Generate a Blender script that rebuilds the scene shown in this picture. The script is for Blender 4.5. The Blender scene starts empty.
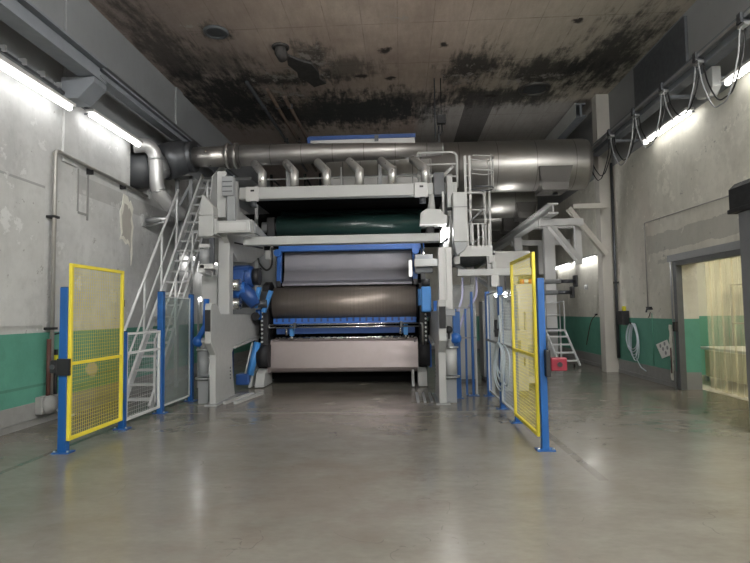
import bpy, math, random
from mathutils import Vector, Matrix
random.seed(7)
C = bpy.context.scene.collection
PI = math.pi

# ------------------------------------------------------------------ mesh helper
class MB:
    def __init__(s): s.v = []; s.f = []; s.sm = []
    def add(s, vs, fs, smooth=False):
        n = len(s.v); s.v += [tuple(p) for p in vs]
        for f in fs: s.f.append(tuple(i + n for i in f)); s.sm.append(smooth)
        return s
    def box(s, x0, x1, y0, y1, z0, z1):
        x0, x1 = sorted((x0, x1)); y0, y1 = sorted((y0, y1)); z0, z1 = sorted((z0, z1))
        v = [(x0,y0,z0),(x1,y0,z0),(x1,y1,z0),(x0,y1,z0),(x0,y0,z1),(x1,y0,z1),(x1,y1,z1),(x0,y1,z1)]
        return s.add(v, [(0,3,2,1),(4,5,6,7),(0,1,5,4),(1,2,6,5),(2,3,7,6),(3,0,4,7)])
    def bar(s, a, b, w, h, up=(0,0,1)):
        a = Vector(a); b = Vector(b); d = (b - a).normalized(); u = Vector(up)
        if abs(d.dot(u)) > .98: u = Vector((0,1,0))
        r = d.cross(u).normalized(); u = r.cross(d).normalized()
        v = []
        for p in (a, b):
            for i, j in ((-1,-1),(1,-1),(1,1),(-1,1)): v.append(p + r*(i*w/2) + u*(j*h/2))
        return s.add(v, [(0,1,2,3),(7,6,5,4),(0,4,5,1),(1,5,6,2),(2,6,7,3),(3,7,4,0)])
    def tube(s, pts, r, n=10, cap=True):
        P = [Vector(p) for p in pts]; R = list(r) if isinstance(r, (list, tuple)) else [r]*len(P)
        keep = [i for i in range(len(P)) if i == 0 or (P[i]-P[i-1]).length > 1e-5]; P = [P[i] for i in keep]; R = [R[i] for i in keep]
        t0 = (P[1]-P[0]).normalized(); ref = Vector((0,0,1)) if abs(t0.z) < .9 else Vector((1,0,0))
        nn = t0.cross(ref).normalized(); vs = []; prev = t0
        for i, p in enumerate(P):
            if i == 0: t = t0
            elif i == len(P)-1: t = (P[i]-P[i-1]).normalized()
            else: t = ((P[i]-P[i-1]).normalized() + (P[i+1]-P[i]).normalized()).normalized()
            ax = prev.cross(t)
            if ax.length > 1e-6: nn = Matrix.Rotation(prev.angle(t), 3, ax.normalized()) @ nn
            nn = (nn - t*nn.dot(t)).normalized(); bb = t.cross(nn); prev = t
            k = R[i]
            mi = None
            if 0 < i < len(P)-1:
                d1 = (P[i]-P[i-1]).normalized(); d2 = (P[i+1]-P[i]).normalized(); ang = d1.angle(d2)
                if ang > .15: mi = (d2-d1).normalized(); st = min(1.6, 1/max(.2, math.cos(ang/2)))-1
            for j in range(n):
                a = 2*PI*j/n; off = nn*(k*math.cos(a)) + bb*(k*math.sin(a))
                if mi is not None: off += mi*(off.dot(mi)*st)
                vs.append(p + off)
        fs = []
        for i in range(len(P)-1):
            for j in range(n):
                fs.append((i*n+j, i*n+(j+1)%n, (i+1)*n+(j+1)%n, (i+1)*n+j))
        s.add(vs, fs, True)
        if cap:
            m = len(s.v) - len(vs)
            s.f.append(tuple(m+j for j in reversed(range(n)))); s.sm.append(False)
            s.f.append(tuple(m+(len(P)-1)*n+j for j in range(n))); s.sm.append(False)
        return s
    def cyl(s, a, b, r, n=24): return s.tube([a, b], r, n)
    def prism(s, poly, axis, a, b):
        # polygon in the two other axes (x:(y,z) y:(x,z) z:(x,y)), swept from a to b
        def P(u, v, w): return {'x': (w,u,v), 'y': (u,w,v), 'z': (u,v,w)}[axis]
        n = len(poly); v = [P(p[0],p[1],a) for p in poly] + [P(p[0],p[1],b) for p in poly]
        f = [tuple(range(n)), tuple(reversed(range(n, 2*n)))]
        f += [(i, n+i, n+(i+1)%n, (i+1)%n) for i in range(n)]
        return s.add(v, f)
    def torus(s, c, R, r, axis='z', a0=0, a1=2*PI, n=28, m=8):
        pts = []
        full = abs(a1-a0-2*PI) < 1e-4
        for i in range(n+1):
            a = a0+(a1-a0)*i/n; u, v = R*math.cos(a), R*math.sin(a)
            pts.append(Vector(c)+Vector({'z':(u,v,0),'x':(0,u,v),'y':(u,0,v)}[axis]))
        return s.tube(pts, r, m, not full)
    def ball(s, c, r, n=10, sc=(1,1,1)):
        vs = []; fs = []
        for i in range(n+1):
            t = PI*i/n
            for j in range(2*n):
                a = PI*j/n; vs.append((c[0]+r*sc[0]*math.sin(t)*math.cos(a), c[1]+r*sc[1]*math.sin(t)*math.sin(a), c[2]+r*sc[2]*math.cos(t)))
        for i in range(n):
            for j in range(2*n): fs.append((i*2*n+j, (i+1)*2*n+j, (i+1)*2*n+(j+1)%(2*n), i*2*n+(j+1)%(2*n)))
        return s.add(vs, fs, True)
    def build(s, name, m, parent=None, bevel=0, origin=None):
        off = Vector((0,0,0))
        if parent is not None: off = wpos(parent)
        if origin is None:
            xs = [p[0] for p in s.v]; ys = [p[1] for p in s.v]; zs = [p[2] for p in s.v]
            origin = ((min(xs)+max(xs))/2, (min(ys)+max(ys))/2, min(zs))
        origin = Vector(origin)
        me = bpy.data.meshes.new(name)
        me.from_pydata([tuple(Vector(p)-origin) for p in s.v], [], s.f)
        me.polygons.foreach_set('use_smooth', s.sm)
        me.update()
        import bmesh
        b = bmesh.new(); b.from_mesh(me); bmesh.ops.recalc_face_normals(b, faces=b.faces); b.to_mesh(me); b.free()
        o = bpy.data.objects.new(name, me); C.objects.link(o)
        if parent is not None: o.parent = parent
        o.location = origin - off
        if isinstance(m, str): m = M[m]
        me.materials.append(m)
        if bevel:
            md = o.modifiers.new('edge', 'BEVEL'); md.width = bevel; md.segments = 2; md.limit_method = 'ANGLE'; md.angle_limit = math.radians(50)
            md.harden_normals = False
        return o

def wpos(o):
    p = Vector((0,0,0))
    while o is not None: p = p + o.location; o = o.parent
    return p
def tag(o, label, cat, group=None, kind=None):
    o['label'] = label; o['category'] = cat
    if group: o['group'] = group
    if kind: o['kind'] = kind
    return o
def thing(name, loc, label, cat, group=None):
    o = bpy.data.objects.new(name, None); o.empty_display_size = .2; C.objects.link(o); o.location = loc
    return tag(o, label, cat, group)
def struct(o, label=None):
    o['kind'] = 'structure'
    if label: o['label'] = label
    return o
def arc(c, r, a0, a1, plane, n=6):
    out = []
    for i in range(n+1):
        a = math.radians(a0+(a1-a0)*i/n); u, v = r*math.cos(a), r*math.sin(a)
        out.append((c[0]+(u if plane in ('xy','xz') else 0), c[1]+(v if plane == 'xy' else u if plane == 'yz' else 0), c[2]+(0 if plane == 'xy' else v)))
    return out
def smooth_path(pts, k=6):
    P = [Vector(p) for p in pts]; P = [2*P[0]-P[1]] + P + [2*P[-1]-P[-2]]; out = []
    for i in range(1, len(P)-2):
        for j in range(k):
            t = j/k; a, b, c, d = P[i-1], P[i], P[i+1], P[i+2]
            out.append(.5*((2*b)+(c-a)*t+(2*a-5*b+4*c-d)*t*t+(3*b-a-3*c+d)*t**3))
    out.append(P[-2]); return out

# ------------------------------------------------------------------ materials
M = {}
def new(name):
    m = bpy.data.materials.new(name); m.use_nodes = True
    nt = m.node_tree; return m, nt, nt.nodes['Principled BSDF']
def pos(nt):
    g = nt.nodes.new('ShaderNodeNewGeometry'); return g.outputs['Position']
def noise(nt, scale, detail=6, rough=.6, vec=None, stretch=None):
    n = nt.nodes.new('ShaderNodeTexNoise'); n.inputs['Scale'].default_value = scale; n.inputs['Detail'].default_value = detail; n.inputs['Roughness'].default_value = rough
    v = vec if vec is not None else pos(nt)
    if stretch:
        mp = nt.nodes.new('ShaderNodeMapping'); mp.inputs['Scale'].default_value = stretch; nt.links.new(v, mp.inputs['Vector']); v = mp.outputs['Vector']
    nt.links.new(v, n.inputs['Vector']); return n.outputs['Fac']
def ramp(nt, fac, stops):
    r = nt.nodes.new('ShaderNodeValToRGB'); cr = r.color_ramp
    while len(cr.elements) < len(stops): cr.elements.new(.5)
    for e, (p, c) in zip(cr.elements, stops): e.position = p; e.color = (c, c, c, 1) if isinstance(c, (int, float)) else (*c, 1)
    nt.links.new(fac, r.inputs['Fac']); return r.outputs['Color']
def mix(nt, fac, a, b, mode='MIX'):
    n = nt.nodes.new('ShaderNodeMix'); n.data_type = 'RGBA'; n.blend_type = mode
    for i, v in ((0, fac), (6, a), (7, b)):
        if hasattr(v, 'links'): nt.links.new(v, n.inputs[i])
        elif i == 0: n.inputs[0].default_value = v
        else: n.inputs[i].default_value = (*v, 1)
    return n.outputs[2]
def math_(nt, op, a, b=None, clamp=False):
    n = nt.nodes.new('ShaderNodeMath'); n.operation = op; n.use_clamp = clamp
    for i, v in ((0, a), (1, b)):
        if v is None: continue
        if hasattr(v, 'links'): nt.links.new(v, n.inputs[i])
        else: n.inputs[i].default_value = v
    return n.outputs[0]
def axes(nt):
    s = nt.nodes.new('ShaderNodeSeparateXYZ'); nt.links.new(pos(nt), s.inputs[0]); return s.outputs
def step(nt, val, lo, hi):
    n = nt.nodes.new('ShaderNodeMapRange'); n.interpolation_type = 'SMOOTHSTEP'
    nt.links.new(val, n.inputs[0]); n.inputs[1].default_value = lo; n.inputs[2].default_value = hi; return n.outputs[0]
def warp(nt, amount, scale=.8):
    n = nt.nodes.new('ShaderNodeTexNoise'); n.inputs['Scale'].default_value = scale; n.inputs['Detail'].default_value = 6; n.inputs['Roughness'].default_value = .65
    nt.links.new(pos(nt), n.inputs['Vector'])
    a = nt.nodes.new('ShaderNodeVectorMath'); a.operation = 'MULTIPLY_ADD'; nt.links.new(n.outputs['Color'], a.inputs[0])
    a.inputs[1].default_value = (amount*2,)*3
    b = nt.nodes.new('ShaderNodeVectorMath'); b.operation = 'SUBTRACT'; nt.links.new(pos(nt), b.inputs[0]); b.inputs[1].default_value = (amount,)*3
    nt.links.new(b.outputs[0], a.inputs[2]); return a.outputs[0]
def blob(nt, vec, c, r, soft=.6):
    # elliptical patch around c with radii r, 1 inside falling to 0
    s = nt.nodes.new('ShaderNodeVectorMath'); s.operation = 'SUBTRACT'; nt.links.new(vec, s.inputs[0]); s.inputs[1].default_value = c
    d = nt.nodes.new('ShaderNodeVectorMath'); d.operation = 'DIVIDE'; nt.links.new(s.outputs[0], d.inputs[0]); d.inputs[1].default_value = r
    l = nt.nodes.new('ShaderNodeVectorMath'); l.operation = 'LENGTH'; nt.links.new(d.outputs[0], l.inputs[0])
    n = nt.nodes.new('ShaderNodeMapRange'); n.interpolation_type = 'SMOOTHSTEP'; nt.links.new(l.outputs['Value'], n.inputs[0])
    n.inputs[1].default_value = 1-soft; n.inputs[2].default_value = 1+soft*.6; n.inputs[3].default_value = 1; n.inputs[4].default_value = 0
    return n.outputs[0]
def cn(nt, scale, detail=7, rough=.62, stretch=None, lo=.34, hi=.66):
    # noise stretched to the full 0..1 range
    n = nt.nodes.new('ShaderNodeMapRange'); nt.links.new(noise(nt, scale, detail, rough, stretch=stretch), n.inputs[0]); n.inputs[1].default_value = lo; n.inputs[2].default_value = hi; return n.outputs[0]
def stain(nt, c, r, nz, amp=1.0, soft=.5):
    # patch with a ragged edge: distance to the centre disturbed by a noise
    s = nt.nodes.new('ShaderNodeVectorMath'); s.operation = 'SUBTRACT'; nt.links.new(pos(nt), s.inputs[0]); s.inputs[1].default_value = c
    d = nt.nodes.new('ShaderNodeVectorMath'); d.operation = 'DIVIDE'; nt.links.new(s.outputs[0], d.inputs[0]); d.inputs[1].default_value = r
    l = nt.nodes.new('ShaderNodeVectorMath'); l.operation = 'LENGTH'; nt.links.new(d.outputs[0], l.inputs[0])
    v = math_(nt, 'SUBTRACT', 1.0, l.outputs['Value']); v = math_(nt, 'ADD', v, math_(nt, 'MULTIPLY', math_(nt, 'SUBTRACT', nz, .5), amp))
    return step(nt, v, 0.0, soft)
def bump(nt, b, h, strength=.3, dist=.02):
    n = nt.nodes.new('ShaderNodeBump'); n.inputs['Strength'].default_value = strength; n.inputs['Distance'].default_value = dist
    nt.links.new(h, n.inputs['Height']); nt.links.new(n.outputs[0], b.inputs['Normal'])
def paint(name, col, rough=.5, metal=0, var=.12, scale=3, rvar=.1, streak=None, coat=0):
    m, nt, b = new(name)
    f = noise(nt, scale, 7, .65, stretch=streak)
    c = mix(nt, f, tuple(x*(1-var) for x in col), tuple(min(1, x*(1+var)) for x in col))
    nt.links.new(c, b.inputs['Base Color']); b.inputs['Metallic'].default_value = metal
    r = ramp(nt, noise(nt, scale*3), [(.3, max(0, rough-rvar)), (.7, min(1, rough+rvar))]); nt.links.new(r, b.inputs['Roughness'])
    M[name] = m; return m
def emit(name, col, strength):
    m, nt, b = new(name); b.inputs['Base Color'].default_value = (*col, 1)
    b.inputs['Emission Color'].default_value = (*col, 1); b.inputs['Emission Strength'].default_value = strength; M[name] = m

paint('machine_grey', (.375,.38,.375), .42, 0, .05)
paint('machine_white', (.48,.48,.475), .42, 0, .05)
paint('mid_grey', (.26,.27,.28), .5, 0, .1)
paint('dark_grey', (.075,.08,.088), .5, 0, .2)
paint('black_metal', (.012,.012,.014), .5, 0, .3)
m, nt, b = new('shade_black'); b.inputs['Base Color'].default_value = (.006,.006,.006,1); b.inputs['Roughness'].default_value = 1; b.inputs['Specular IOR Level'].default_value = .05; M['shade_black'] = m  # interior shade put into a flat black without sheen
paint('soot_grey', (.05,.046,.045), .75, 0, .5, 5)
paint('black_rubber', (.01,.01,.012), .7, 0, .3)
paint('post_blue', (.006,.078,.27), .42, 0, .06)
paint('machine_blue', (.012,.10,.38), .4, 0, .08)
paint('deep_blue', (.015,.06,.22), .45, 0, .2)
paint('light_blue', (.05,.22,.55), .4, 0, .08)
paint('fence_yellow', (.72,.60,.045), .45, 0, .06)
paint('frame_grey', (.56,.57,.57), .45, 0, .06)
paint('galvanised', (.52,.53,.54), .36, .85, .12, 5)
paint('bright_steel', (.62,.62,.61), .26, .95, .08, 4)
paint('branch_steel', (.60,.59,.575), .34, .75, .06, 4)
paint('duct_steel', (.40,.395,.385), .33, .9, .1, 2.5)
paint('pipe_steel', (.42,.405,.39), .36, .9, .08, 3)
paint('dark_steel', (.10,.105,.115), .45, .7, .2)
paint('alu_white', (.66,.67,.68), .4, .2, .05)
paint('tread_grey', (.42,.425,.43), .45, .3, .06)
paint('duct_foil', (.60,.60,.605), .42, .6, .05, 6)
paint('chrome', (.7,.7,.7), .16, 1, .04)
paint('apron_steel', (.28,.24,.238), .40, .75, .14, 1.4)
paint('doctor_sheet', (.235,.23,.26), .5, .3, .06, 1.2)
paint('crane_grey', (.20,.215,.24), .55, 0, .14)
paint('column_cream', (.47,.45,.41), .6, 0, .12, 2)
paint('cabinet_grey', (.165,.17,.185), .5, 0, .04)
paint('cap_black', (.016,.017,.02), .5, 0, .1)
paint('rust_pipe', (.09,.035,.028), .6, 0, .35, 9)
paint('grey_pipe', (.34,.33,.31), .45, .5, .15, 6)
paint('ceiling_rust', (.10,.07,.055), .6, 0, .3, 5)
paint('lock_red', (.19,.010,.024), .4, 0, .1)
paint('hose_pale', (.60,.68,.74), .35, 0, .06)
paint('hose_lilac', (.46,.46,.66), .35, 0, .06)
paint('cable_black', (.014,.014,.016), .5, 0, .1)
paint('cable_grey', (.30,.31,.32), .45, 0, .1)
paint('plaster_raw', (.78,.77,.70), .9, 0, .25, 8)
paint('cream_box', (.60,.55,.38), .5, 0, .08)
paint('hopper_dark', (.10,.095,.09), .45, .5, .15, 3)
paint('hood_grey', (.33,.325,.31), .5, .3, .1, 2)
paint('paper_white', (.75,.75,.74), .8, 0, .03)
paint('ink_grey', (.30,.31,.33), .8, 0, .03)
paint('door_grey', (.10,.105,.11), .5, 0, .25, 7)
paint('mortar_grey', (.27,.27,.265), .85, 0, .2, 6)
paint('hazard_yellow', (.60,.55,.03), .5, 0, .05)
paint('annex_green', (.10,.32,.22), .6, 0, .1)
paint('annex_blue', (.06,.15,.38), .5, 0, .1)
paint('annex_floor', (.42,.40,.33), .5, 0, .12)
paint('amber', (.70,.12,.02), .4, 0, .05)
emit('tube_glow', (1, .99, .97), 9)
emit('tube_glow_right', (1, .985, .93), 8)
emit('machine_glow', (1, .99, .97), 34)
emit('fill_glow', (1, .985, .955), 205)  # emission of the lamps added as fill
emit('fill_glow_small', (1, .985, .955), 40)
emit('rear_fill_glow', (1, .985, .96), 15)
emit('tube_glow_dim', (1, .99, .97), 20)
emit('annex_glow', (1, .93, .77), 70)

# brown roller: fine circumferential bands
m, nt, b = new('roller_brown'); ax = axes(nt)
f = noise(nt, 1.0, 3, .6, stretch=(26, .15, .15)); g = noise(nt, 1.0, 4, .7, stretch=(140, .3, .3))
c = mix(nt, f, (.15,.122,.105), (.29,.25,.22)); c = mix(nt, math_(nt, 'MULTIPLY', g, .35), c, (.38,.33,.29))
nt.links.new(c, b.inputs['Base Color']); b.inputs['Roughness'].default_value = .42; b.inputs['Metallic'].default_value = .55; M['roller_brown'] = m
# dark green coated roll
m, nt, b = new('roller_green'); f = noise(nt, 2.5, 5, .6, stretch=(.4,2,2))
c = mix(nt, f, (.010,.024,.025), (.022,.06,.05))
sp = ramp(nt, noise(nt, 16, 2, .5), [(.70,0),(.74,1)])
c = mix(nt, math_(nt,'MULTIPLY',sp,.5), c, (.2,.24,.23)); nt.links.new(c, b.inputs['Base Color'])
b.inputs['Roughness'].default_value = .28; M['roller_green'] = m
# perforated blue bar
m, nt, b = new('blue_perforated'); ax = axes(nt)
fx = math_(nt, 'FRACT', math_(nt, 'MULTIPLY', ax[0], 6.5)); d = math_(nt, 'ABSOLUTE', math_(nt, 'SUBTRACT', fx, .5))
h = math_(nt, 'LESS_THAN', d, .16); zz = math_(nt, 'GREATER_THAN', ax[2], 1.51)
k = math_(nt, 'MULTIPLY', h, zz)
c = mix(nt, k, (.012,.10,.40), (.006,.03,.12)); nt.links.new(c, b.inputs['Base Color']); b.inputs['Roughness'].default_value = .45; M['blue_perforated'] = m
# floor
m, nt, b = new('floor_concrete'); ax = axes(nt)
n1 = cn(nt, .35, 8, .62); n2 = cn(nt, 1.3, 8, .66, (1,1.6,1)); n3 = cn(nt, 9, 6, .65, (1,2,1)); nz = cn(nt, 1.6, 8, .7)
c = mix(nt, n1, (.145,.134,.110), (.215,.202,.175)); c = mix(nt, math_(nt,'MULTIPLY',n2,.45), c, (.25,.242,.218))
c = mix(nt, math_(nt,'MULTIPLY',n3,.22), c, (.11,.10,.082))
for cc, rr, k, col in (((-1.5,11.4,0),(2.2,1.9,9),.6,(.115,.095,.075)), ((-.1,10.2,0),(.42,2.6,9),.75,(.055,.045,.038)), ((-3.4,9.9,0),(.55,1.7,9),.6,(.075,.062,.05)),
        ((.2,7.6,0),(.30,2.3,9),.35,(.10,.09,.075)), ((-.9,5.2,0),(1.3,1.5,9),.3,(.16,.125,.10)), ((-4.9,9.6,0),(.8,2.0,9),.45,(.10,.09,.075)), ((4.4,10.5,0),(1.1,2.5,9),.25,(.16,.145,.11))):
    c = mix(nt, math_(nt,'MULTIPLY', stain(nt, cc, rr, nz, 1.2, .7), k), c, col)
lines = cn(nt, .8, 3, .5, None, .497, .503)
crk = math_(nt,'MULTIPLY', math_(nt,'SUBTRACT', 1.0, math_(nt,'ABSOLUTE', math_(nt,'SUBTRACT', math_(nt,'MULTIPLY', lines, 2.0), 1.0))), math_(nt,'GREATER_THAN', nz, .62))
c = mix(nt, math_(nt,'MULTIPLY',crk,.5), c, (.09,.082,.07))
j = math_(nt, 'LESS_THAN', math_(nt,'ABSOLUTE', math_(nt,'SUBTRACT', ax[1], 9.45)), .012)
j2 = math_(nt, 'LESS_THAN', math_(nt,'ABSOLUTE', math_(nt,'SUBTRACT', ax[0], 1.98)), .05); j2 = math_(nt, 'MULTIPLY', j2, math_(nt,'GREATER_THAN', ax[1], 5.6))
j3 = math_(nt, 'LESS_THAN', math_(nt,'ABSOLUTE', math_(nt,'SUBTRACT', ax[0], -4.45)), .04); j3 = math_(nt, 'MULTIPLY', j3, math_(nt,'GREATER_THAN', ax[1], 5.0))
c = mix(nt, math_(nt,'MULTIPLY', math_(nt,'MAXIMUM', j, math_(nt,'MAXIMUM',j2,j3)),.5), c, (.09,.08,.068))
band = math_(nt,'MULTIPLY', math_(nt,'GREATER_THAN', ax[1], 9.30), math_(nt,'LESS_THAN', ax[1], 9.44)); c = mix(nt, math_(nt,'MULTIPLY',band,.25), c, (.36,.35,.33))
nt.links.new(c, b.inputs['Base Color'])
rr = ramp(nt, n2, [(0,.15),(1,.27)]); nt.links.new(rr, b.inputs['Roughness']); b.inputs['Specular IOR Level'].default_value = .55
M['floor_concrete'] = m
# walls
def wall_mat(name, side):
    m, nt, b = new(name); ax = axes(nt); wv = warp(nt, .12, 2.0)
    n1 = cn(nt, .6, 8, .66); n2 = noise(nt, 5, 8, .7); n3 = noise(nt, 1.0, 6, .7, stretch=(1.5,1.5,.35)); nz = cn(nt, 1.8, 8, .72)
    if side == 'left': a, d = (.46,.465,.465), (.64,.645,.64)
    else: a, d = (.55,.53,.465), (.70,.68,.61)
    c = mix(nt, n1, a, d); c = mix(nt, ramp(nt, n2, [(.5,0),(.8,.5)]), c, tuple(x*.72 for x in a))
    c = mix(nt, ramp(nt, n3, [(.52,0),(.75,.45)]), c, tuple(x*.62 for x in a))
    if side == 'left':
        pt = math_(nt,'MULTIPLY', math_(nt,'LESS_THAN', ax[2], 3.85), math_(nt,'LESS_THAN', ax[1], 8.55)); c = mix(nt, math_(nt,'MULTIPLY',pt,.22), c, (.40,.41,.38))
        pt = math_(nt,'MULTIPLY', math_(nt,'GREATER_THAN', ax[1], 9.4), math_(nt,'MULTIPLY', math_(nt,'LESS_THAN', ax[2], 4.3), math_(nt,'GREATER_THAN', ax[2], 3.95))); c = mix(nt, math_(nt,'MULTIPLY',pt,.45), c, (.30,.30,.29))
        ed = math_(nt,'MULTIPLY', math_(nt,'LESS_THAN', math_(nt,'ABSOLUTE',math_(nt,'SUBTRACT',ax[2],3.85)),.02), math_(nt,'LESS_THAN', ax[1], 8.55)); c = mix(nt, math_(nt,'MULTIPLY',ed,.6), c, (.2,.2,.2))
    else:
        s = nt.nodes.new('ShaderNodeSeparateXYZ'); nt.links.new(wv, s.inputs[0]); w = s.outputs
        pt = math_(nt,'MULTIPLY', math_(nt,'MULTIPLY', math_(nt,'GREATER_THAN', w[2], 2.98), math_(nt,'LESS_THAN', w[2], 3.4)), math_(nt,'LESS_THAN', w[1], 13.1)); c = mix(nt, math_(nt,'MULTIPLY',pt,.55), c, (.29,.285,.26))
        pt = math_(nt,'MULTIPLY', math_(nt,'MULTIPLY', math_(nt,'GREATER_THAN', w[2], 2.72), math_(nt,'LESS_THAN', w[2], 2.82)), math_(nt,'LESS_THAN', w[1], 12.6)); c = mix(nt, math_(nt,'MULTIPLY',pt,.5), c, (.29,.285,.26))
        pt = blob(nt, wv, (5.85,13.4,3.6), (2,.7,1.5), .5); c = mix(nt, math_(nt,'MULTIPLY',pt,.25), c, (.40,.33,.29))
        lo = math_(nt,'LESS_THAN', w[2], 1.5)
    up = math_(nt,'GREATER_THAN', ax[2], 5.62); c = mix(nt, math_(nt,'MULTIPLY',up,.85), c, (.19,.20,.215))  # dim light above the lamps painted into the upper wall
    blots = [((-5.85,9.0,2.0),(9,1.0,.9)),((-5.85,11.5,3.2),(9,.8,1.6)),((-5.85,7.4,4.3),(9,.9,.5)),((-5.85,10.3,4.9),(9,.7,.4))] if side == 'left' else [((5.85,14.2,4.6),(9,.6,1.2)),((5.85,12.9,2.6),(9,.8,.7)),((5.85,9.5,4.4),(9,.9,.6)),((5.85,13.6,3.4),(9,.4,1.4)),((5.85,17,2.4),(9,1,1))]
    for cc, rr in blots: c = mix(nt, math_(nt,'MULTIPLY', stain(nt, cc, rr, nz, 1.6, .6), .24), c, tuple(x*.62 for x in a))
    fl = math_(nt,'MULTIPLY', math_(nt,'MULTIPLY', step(nt, nz, .80, .86), .4), math_(nt,'LESS_THAN', ax[2], 5.6)); c = mix(nt, fl, c, tuple(min(1,x*1.25) for x in d))
    # pits and scuffs in the paint
    pit = ramp(nt, noise(nt, 3.7, 4, .75), [(.655,0),(.68,1)]); c = mix(nt, math_(nt,'MULTIPLY',pit,.6), c, (.22,.22,.20))
    gcol = mix(nt, n1, (.075,.25,.185), (.115,.34,.26)); gcol = mix(nt, ramp(nt, n2, [(.55,0),(.8,.35)]), gcol, (.05,.13,.10))
    chip = ramp(nt, noise(nt, 2.3, 6, .7), [(.70,0),(.73,1)]); gcol = mix(nt, math_(nt,'MULTIPLY',chip,.8), gcol, (.42,.40,.33))
    top = 1.46 if side == 'left' else 1.48
    g = math_(nt,'LESS_THAN', ax[2], top); c = mix(nt, g, c, gcol)
    if side == 'left':
        for cc, rr in (((-5.85,7.38,.62),(.5,.14,.17)), ((-5.85,10.0,.72),(.5,.20,.13))):
            c = mix(nt, blob(nt, wv, cc, rr, .25), c, (.46,.43,.33))
        st = math_(nt,'LESS_THAN', math_(nt,'ABSOLUTE',math_(nt,'SUBTRACT',ax[2],.62)),.02); c = mix(nt, math_(nt,'MULTIPLY',st,.4), c, (.03,.10,.075))
    pl = math_(nt,'LESS_THAN', ax[2], .36); c = mix(nt, pl, c, mix(nt, n1, (.20,.205,.21), (.27,.275,.275)))
    nt.links.new(c, b.inputs['Base Color']); b.inputs['Roughness'].default_value = .62
    bump(nt, b, n2, .25, .02); M[name] = m
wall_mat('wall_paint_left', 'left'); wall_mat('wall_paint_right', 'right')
# sooty ceiling
m, nt, b = new('ceiling_soot'); ax = axes(nt)
n1 = cn(nt, .45, 8, .65); n2 = cn(nt, 2.6, 8, .72); hatch = cn(nt, 3.2, 6, .7, (2.2,.45,1)); nz = cn(nt, 1.1, 9, .72); wf = warp(nt, .3, 2.5)
c = mix(nt, n1, (.36,.28,.238), (.58,.485,.415))
gr = step(nt, ax[0], .8, 4.0); c = mix(nt, math_(nt,'MULTIPLY',gr,.7), c, (.50,.475,.395))
lf = math_(nt,'SUBTRACT', 1.0, step(nt, ax[0], -5.0, -1.2)); c = mix(nt, math_(nt,'MULTIPLY',lf,.65), c, (.27,.225,.215))
far = math_(nt,'MULTIPLY', step(nt, ax[1], 15.3, 15.7), step(nt, ax[0], .4, .8)); c = mix(nt, math_(nt,'MULTIPLY',far,.85), c, (.40,.39,.38))
# board marks and scorched blotches
bl = math_(nt,'LESS_THAN', math_(nt,'FRACT', math_(nt,'MULTIPLY', ax[0], 1.35)), .025); bl2 = math_(nt,'LESS_THAN', math_(nt,'FRACT', math_(nt,'MULTIPLY', ax[1], .55)), .018)
c = mix(nt, math_(nt,'MULTIPLY', math_(nt,'MULTIPLY', math_(nt,'MAXIMUM',bl,bl2), n2), .6), c, (.12,.085,.07))
c = mix(nt, math_(nt,'MULTIPLY',hatch,.32), c, (.22,.165,.14))
soot = [((-3.3,13.4,7.7),(1.9,.5,3),.85),((-4.5,14.8,7.7),(1.7,2.4,3),.92),((-2.6,15.6,7.7),(1.9,1.4,3),.9),((-.9,15.9,7.7),(2.2,1.5,3),.95),((-2.0,12.3,7.7),(.55,.9,3),.75),((-1.3,12.9,7.7),(1.1,.7,3),.6),
        ((1.9,13.0,7.7),(.9,.95,3),.85),((3.7,13.5,7.7),(1.4,1.0,3),.85),((2.9,14.9,7.7),(2.6,.9,3),.85),((5.0,12.8,7.7),(1.0,2.0,3),.85),((.3,15.0,7.7),(1.3,.9,3),.6),((-3.85,10.95,7.7),(.38,.45,3),.85),((-5.3,12.2,7.7),(.6,2.8,3),.7),((-4.3,12.4,7.7),(1.1,.8,3),.4)]
for cc, rr, k in soot:
    c = mix(nt, math_(nt,'MULTIPLY', stain(nt, cc, tuple(q*1.15 for q in rr), math_(nt,'MULTIPLY', math_(nt,'ADD', nz, hatch), .5), 1.15, .7), min(1, k*1.05)), c, (.026,.027,.027))
strip = math_(nt,'MULTIPLY', math_(nt,'GREATER_THAN',ax[1],14.6), math_(nt,'LESS_THAN', math_(nt,'ABSOLUTE', math_(nt,'SUBTRACT', ax[0], 2.35)), .42)); c = mix(nt, math_(nt,'MULTIPLY',strip,.75), c, (.055,.05,.05))
# bare flakes where the soot has come away
wh = ramp(nt, n2, [(.50,0),(.72,1)])
for cc, rr in (((-2.7,13.2,7.7),(1.0,.5,3)),((-3.2,14.3,7.7),(.9,.9,3)),((-2.0,12.4,7.7),(.5,.9,3)),((1.75,13.5,7.7),(.7,.5,3)),((3.5,13.9,7.7),(1.0,.4,3)),((.0,10.8,7.7),(.35,.25,3)),((-4.3,10.75,7.7),(.3,.25,3))):
    c = mix(nt, math_(nt,'MULTIPLY', math_(nt,'MULTIPLY', stain(nt, cc, rr, hatch, 1.2, .5), wh), .75), c, (.42,.39,.37))
for cc in ((1.05,11.9,7.7),(3.75,11.1,7.7),(-.9,13.4,7.7),(-.3,12.1,7.7),(-.2,13.6,7.7),(2.6,14.9,7.7)):
    c = mix(nt, blob(nt, wf, cc, (.13,.13,3), .5), c, (.03,.022,.02))
nt.links.new(c, b.inputs['Base Color']); b.inputs['Roughness'].default_value = .75; bump(nt, b, n2, .35, .03); M['ceiling_soot'] = m
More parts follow.
